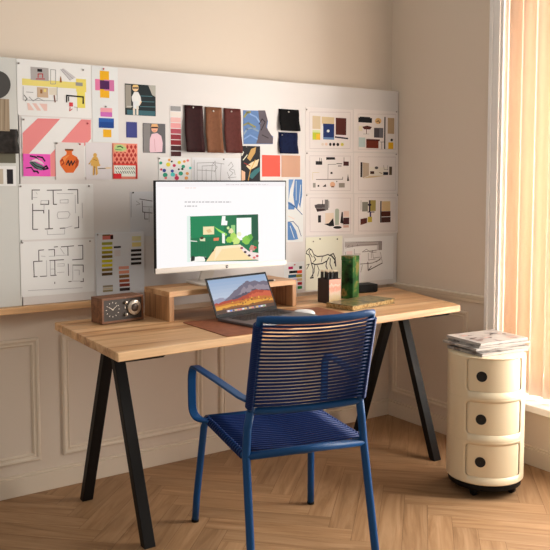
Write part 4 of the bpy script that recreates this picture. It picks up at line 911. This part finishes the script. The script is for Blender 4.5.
def joinrows(opening):
    i = (nrow-2)*NR
    for k in range(ND if opening else 0, NR): fs.append((i+k, i+(k+1)%NR, i+NR+(k+1)%NR, i+NR+k))
d = doors[0]
ringrow(Z0, CR-.004, d); ringrow(Z0+.004, CR, d); joinrows(False)
for d in doors:
    for i in range(25):
        t = (1-math.cos(PI*i/24))/2; ringrow(d[0]+(d[1]-d[0])*t, CR, d); joinrows(i > 0)
    if d is not doors[-1]:
        for z, r_ in ((d[1]+.0108, CR), (d[1]+.0115, CR-.0009), (d[1]+.0135, CR-.0009), (d[1]+.0142, CR)): ringrow(z, r_, d); joinrows(False)
ZT = Z0+3*TH
ringrow(ZT-.004, CR, d); joinrows(False); ringrow(ZT, CR-.004, d); joinrows(False)
b.add(vs, fs, CRM, False)
o = b.build('shell', cab); o.data.polygons.foreach_set('use_smooth', [True]*len(o.data.polygons)); o.data.set_sharp_from_angle(angle=R(25)); s_ = o.modifiers.new('wall', 'SOLIDIFY'); s_.thickness = .003; s_.offset = -1
b = MB(); b.lathe([(CR-.006, ZT-.006), (CR-.006, ZT-.001), (CR-.012, ZT+.0005)], CRM, 64); b.build('lid', cab)
for z in (Z0+.002, Z0+TH, Z0+2*TH):
    b = MB(); b.lathe([(CR-.008, z), (CR-.008, z+.003)], CRM, 48); b.build('shelf', cab)
for d in doors:
    b = MB(); rows = []
    for i in range(25):
        t = (1-math.cos(PI*i/24))/2; z = d[0]+.0008+(d[1]-d[0]-.0016)*t; a, c = extents(z, d, -.0008)
        c -= .0055/CR
        rows.append([((CR-.0012)*math.cos(a+(c-a)*k/20), (CR-.0012)*math.sin(a+(c-a)*k/20), z) for k in range(21)])
    b.add([p for r_ in rows for p in r_], [(i*21+k, i*21+k+1, i*21+22+k, i*21+21+k) for i in range(24) for k in range(20)], CRM, True)
    o = b.build('drawer_front', cab); s_ = o.modifiers.new('wall', 'SOLIDIFY'); s_.thickness = .003; s_.offset = -1
    b = MB(); ha = PHI+R(-6); hz = (d[0]+d[1])/2-.002; hr = .0215; vs = []  # closed disc, its black painted as the shade of an open finger hole
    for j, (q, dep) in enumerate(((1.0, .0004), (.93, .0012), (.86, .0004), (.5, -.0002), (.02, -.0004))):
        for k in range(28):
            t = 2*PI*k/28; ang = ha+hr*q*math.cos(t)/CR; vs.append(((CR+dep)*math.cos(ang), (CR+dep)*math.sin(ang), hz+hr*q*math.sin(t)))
    b.add(vs, [(j*28+k, j*28+(k+1)%28, (j+1)*28+(k+1)%28, (j+1)*28+k) for j in range(4) for k in range(28)], HOLE_SHADE, True)
    h = b.build('hole_shade_disc', o); h['label'] = 'round black disc coloured as the shade inside a finger hole'
b = MB(); b.lathe([(CR-.022, Z0-.030), (CR-.010, Z0-.025), (CR-.006, Z0)], BEZ, 64); o = b.build('base_ring', cab); o['label'] = 'black base ring under the cream shell'
for k in range(4):
    a = PHI+R(-42+90*k+22); b = MB(); x, y = .118*math.cos(a), .118*math.sin(a)
    tx, ty = -math.sin(a), math.cos(a)
    b.lathe([(.012,-.010),(.0175,-.008),(.0175,.008),(.012,.010)], BEZ, 22, (x, y, .0177), 'x'); b.box(x-.013, x+.013, y-.012, y+.012, .026, Z0-.012, BEZ)
    b.build('castor', cab)

# magazines
MG = [((150,142,138),(90,76,74)), ((142,136,134),(66,58,58)), ((160,154,150),(110,94,92)), ((146,138,134),(60,48,48)), ((178,168,162),(116,90,88))]
zc = ZT+.0012
PAGE = mat('magazine_pages', (178,168,160), .6)
specs = [(.012, -5, -.002, .000, 'magazine lying at the bottom of the stack on the round cabinet'),
         (.010, -13, .012, .010, 'magazine second from the bottom of the cabinet stack'),
         (.009, -7, -.016, .012, 'magazine in the middle of the cabinet stack, sticking out to the left'),
         (.008, -10, .006, .004, 'magazine second from the top of the cabinet stack'),
         (.011, -6, .004, .010, 'top magazine of the cabinet stack, with a pale photo cover')]
for i, (th, rz, dx, dy, lab) in enumerate(specs):
    cov = mottled('magazine_cover_%d' % i, (MG[i][1], MG[i][0], (186,180,174), MG[i][0]), 14 if i == 4 else 20, .3, stops=[.3,.42,.55,.7], detail=3)
    mg = tag(empty('magazine', (cx0+.014+dx, cy0+.004+dy, zc), R(rz)), lab, 'magazine', 'magazines stacked on the round cabinet')
    w, h = .264, .208
    b = MB(); b.box(-w/2+.001, w/2-.001, -h/2+.001, h/2-.001, .0008, th-.0008, PAGE); b.build('pages', mg)
    b = MB(); b.box(-w/2, w/2, -h/2, h/2, th-.0008, th, cov); b.box(-w/2, w/2, -h/2, h/2, 0, .0008, cov); b.box(-w/2, -w/2+.0012, -h/2, h/2, .0008, th-.0008, cov)
    if i == 4:
        M1, M2, M3 = mat('cover_print_grey', (130,112,108), .4), mat('cover_print_rose', (206,160,150), .4), mat('cover_print_dark', (70,54,54), .4)
        rr = random.Random(9)
        for q in range(16):
            x, y, s1, s2 = rr.uniform(-.11,.10), rr.uniform(-.08,.06), rr.uniform(.008,.03), rr.uniform(.004,.012); a = rr.uniform(-.6,.6)
            pts = [(x+s1*math.cos(t)*math.cos(a)-s2*math.sin(t)*math.sin(a), y+s1*math.cos(t)*math.sin(a)+s2*math.sin(t)*math.cos(a), th+.0003+.00005*q) for t in [2*PI*k/9 for k in range(9)]]
            b.add(pts, [tuple(range(9))], rr.choice((M1, M2, M2, M3)))
    b.build('cover', mg)
    zc += th+.0008

# ------------------------------------------------------------------ light
wd = bpy.data.worlds.new('sky'); SC.world = wd; wd.use_nodes = True
bg = wd.node_tree.nodes['Background']; bg.inputs[1].default_value = 1.0
n = wd.node_tree.nodes; L_ = wd.node_tree.links
tc = n.new('ShaderNodeTexCoord'); sp = n.new('ShaderNodeSeparateXYZ'); rp = n.new('ShaderNodeValToRGB'); mr = n.new('ShaderNodeMapRange')
mr.inputs['From Min'].default_value = -1; L_.new(tc.outputs['Generated'], sp.inputs[0]); L_.new(sp.outputs[2], mr.inputs['Value']); L_.new(mr.outputs[0], rp.inputs[0])
e = rp.color_ramp.elements
e[0].position = 0; e[0].color = (.05,.04,.03,1); e[1].position = 1; e[1].color = (.40,.385,.35,1)
k = e.new(.5); k.color = (.32,.300,.265,1)
L_.new(rp.outputs[0], bg.inputs[0])
ma = n.new('ShaderNodeMath'); ma.operation = 'MULTIPLY_ADD'; ma.inputs[1].default_value = -.65; ma.inputs[2].default_value = 1.02     # sky brightened towards the left, added fill for the right wall
L_.new(sp.outputs[0], ma.inputs[0]); L_.new(ma.outputs[0], bg.inputs[1])
def area(name, loc, rot, sx, sy, power, color):
    l = bpy.data.lights.new(name, 'AREA'); l.shape = 'RECTANGLE'; l.size = sx; l.size_y = sy; l.energy = power; l.color = color
    o = bpy.data.objects.new(name, l); COL.objects.link(o); o.location = loc; o.rotation_euler = rot; return o
area('daylight', (.42, -1.55, 1.38), (0, R(90), 0), 2.2, 1.65, 220, (1, .945, .87))
SC.view_settings.view_transform = 'Standard'; SC.view_settings.look = 'None'; SC.view_settings.gamma = 1
SC.view_settings.exposure = 0; SC.view_settings.use_curve_mapping = False
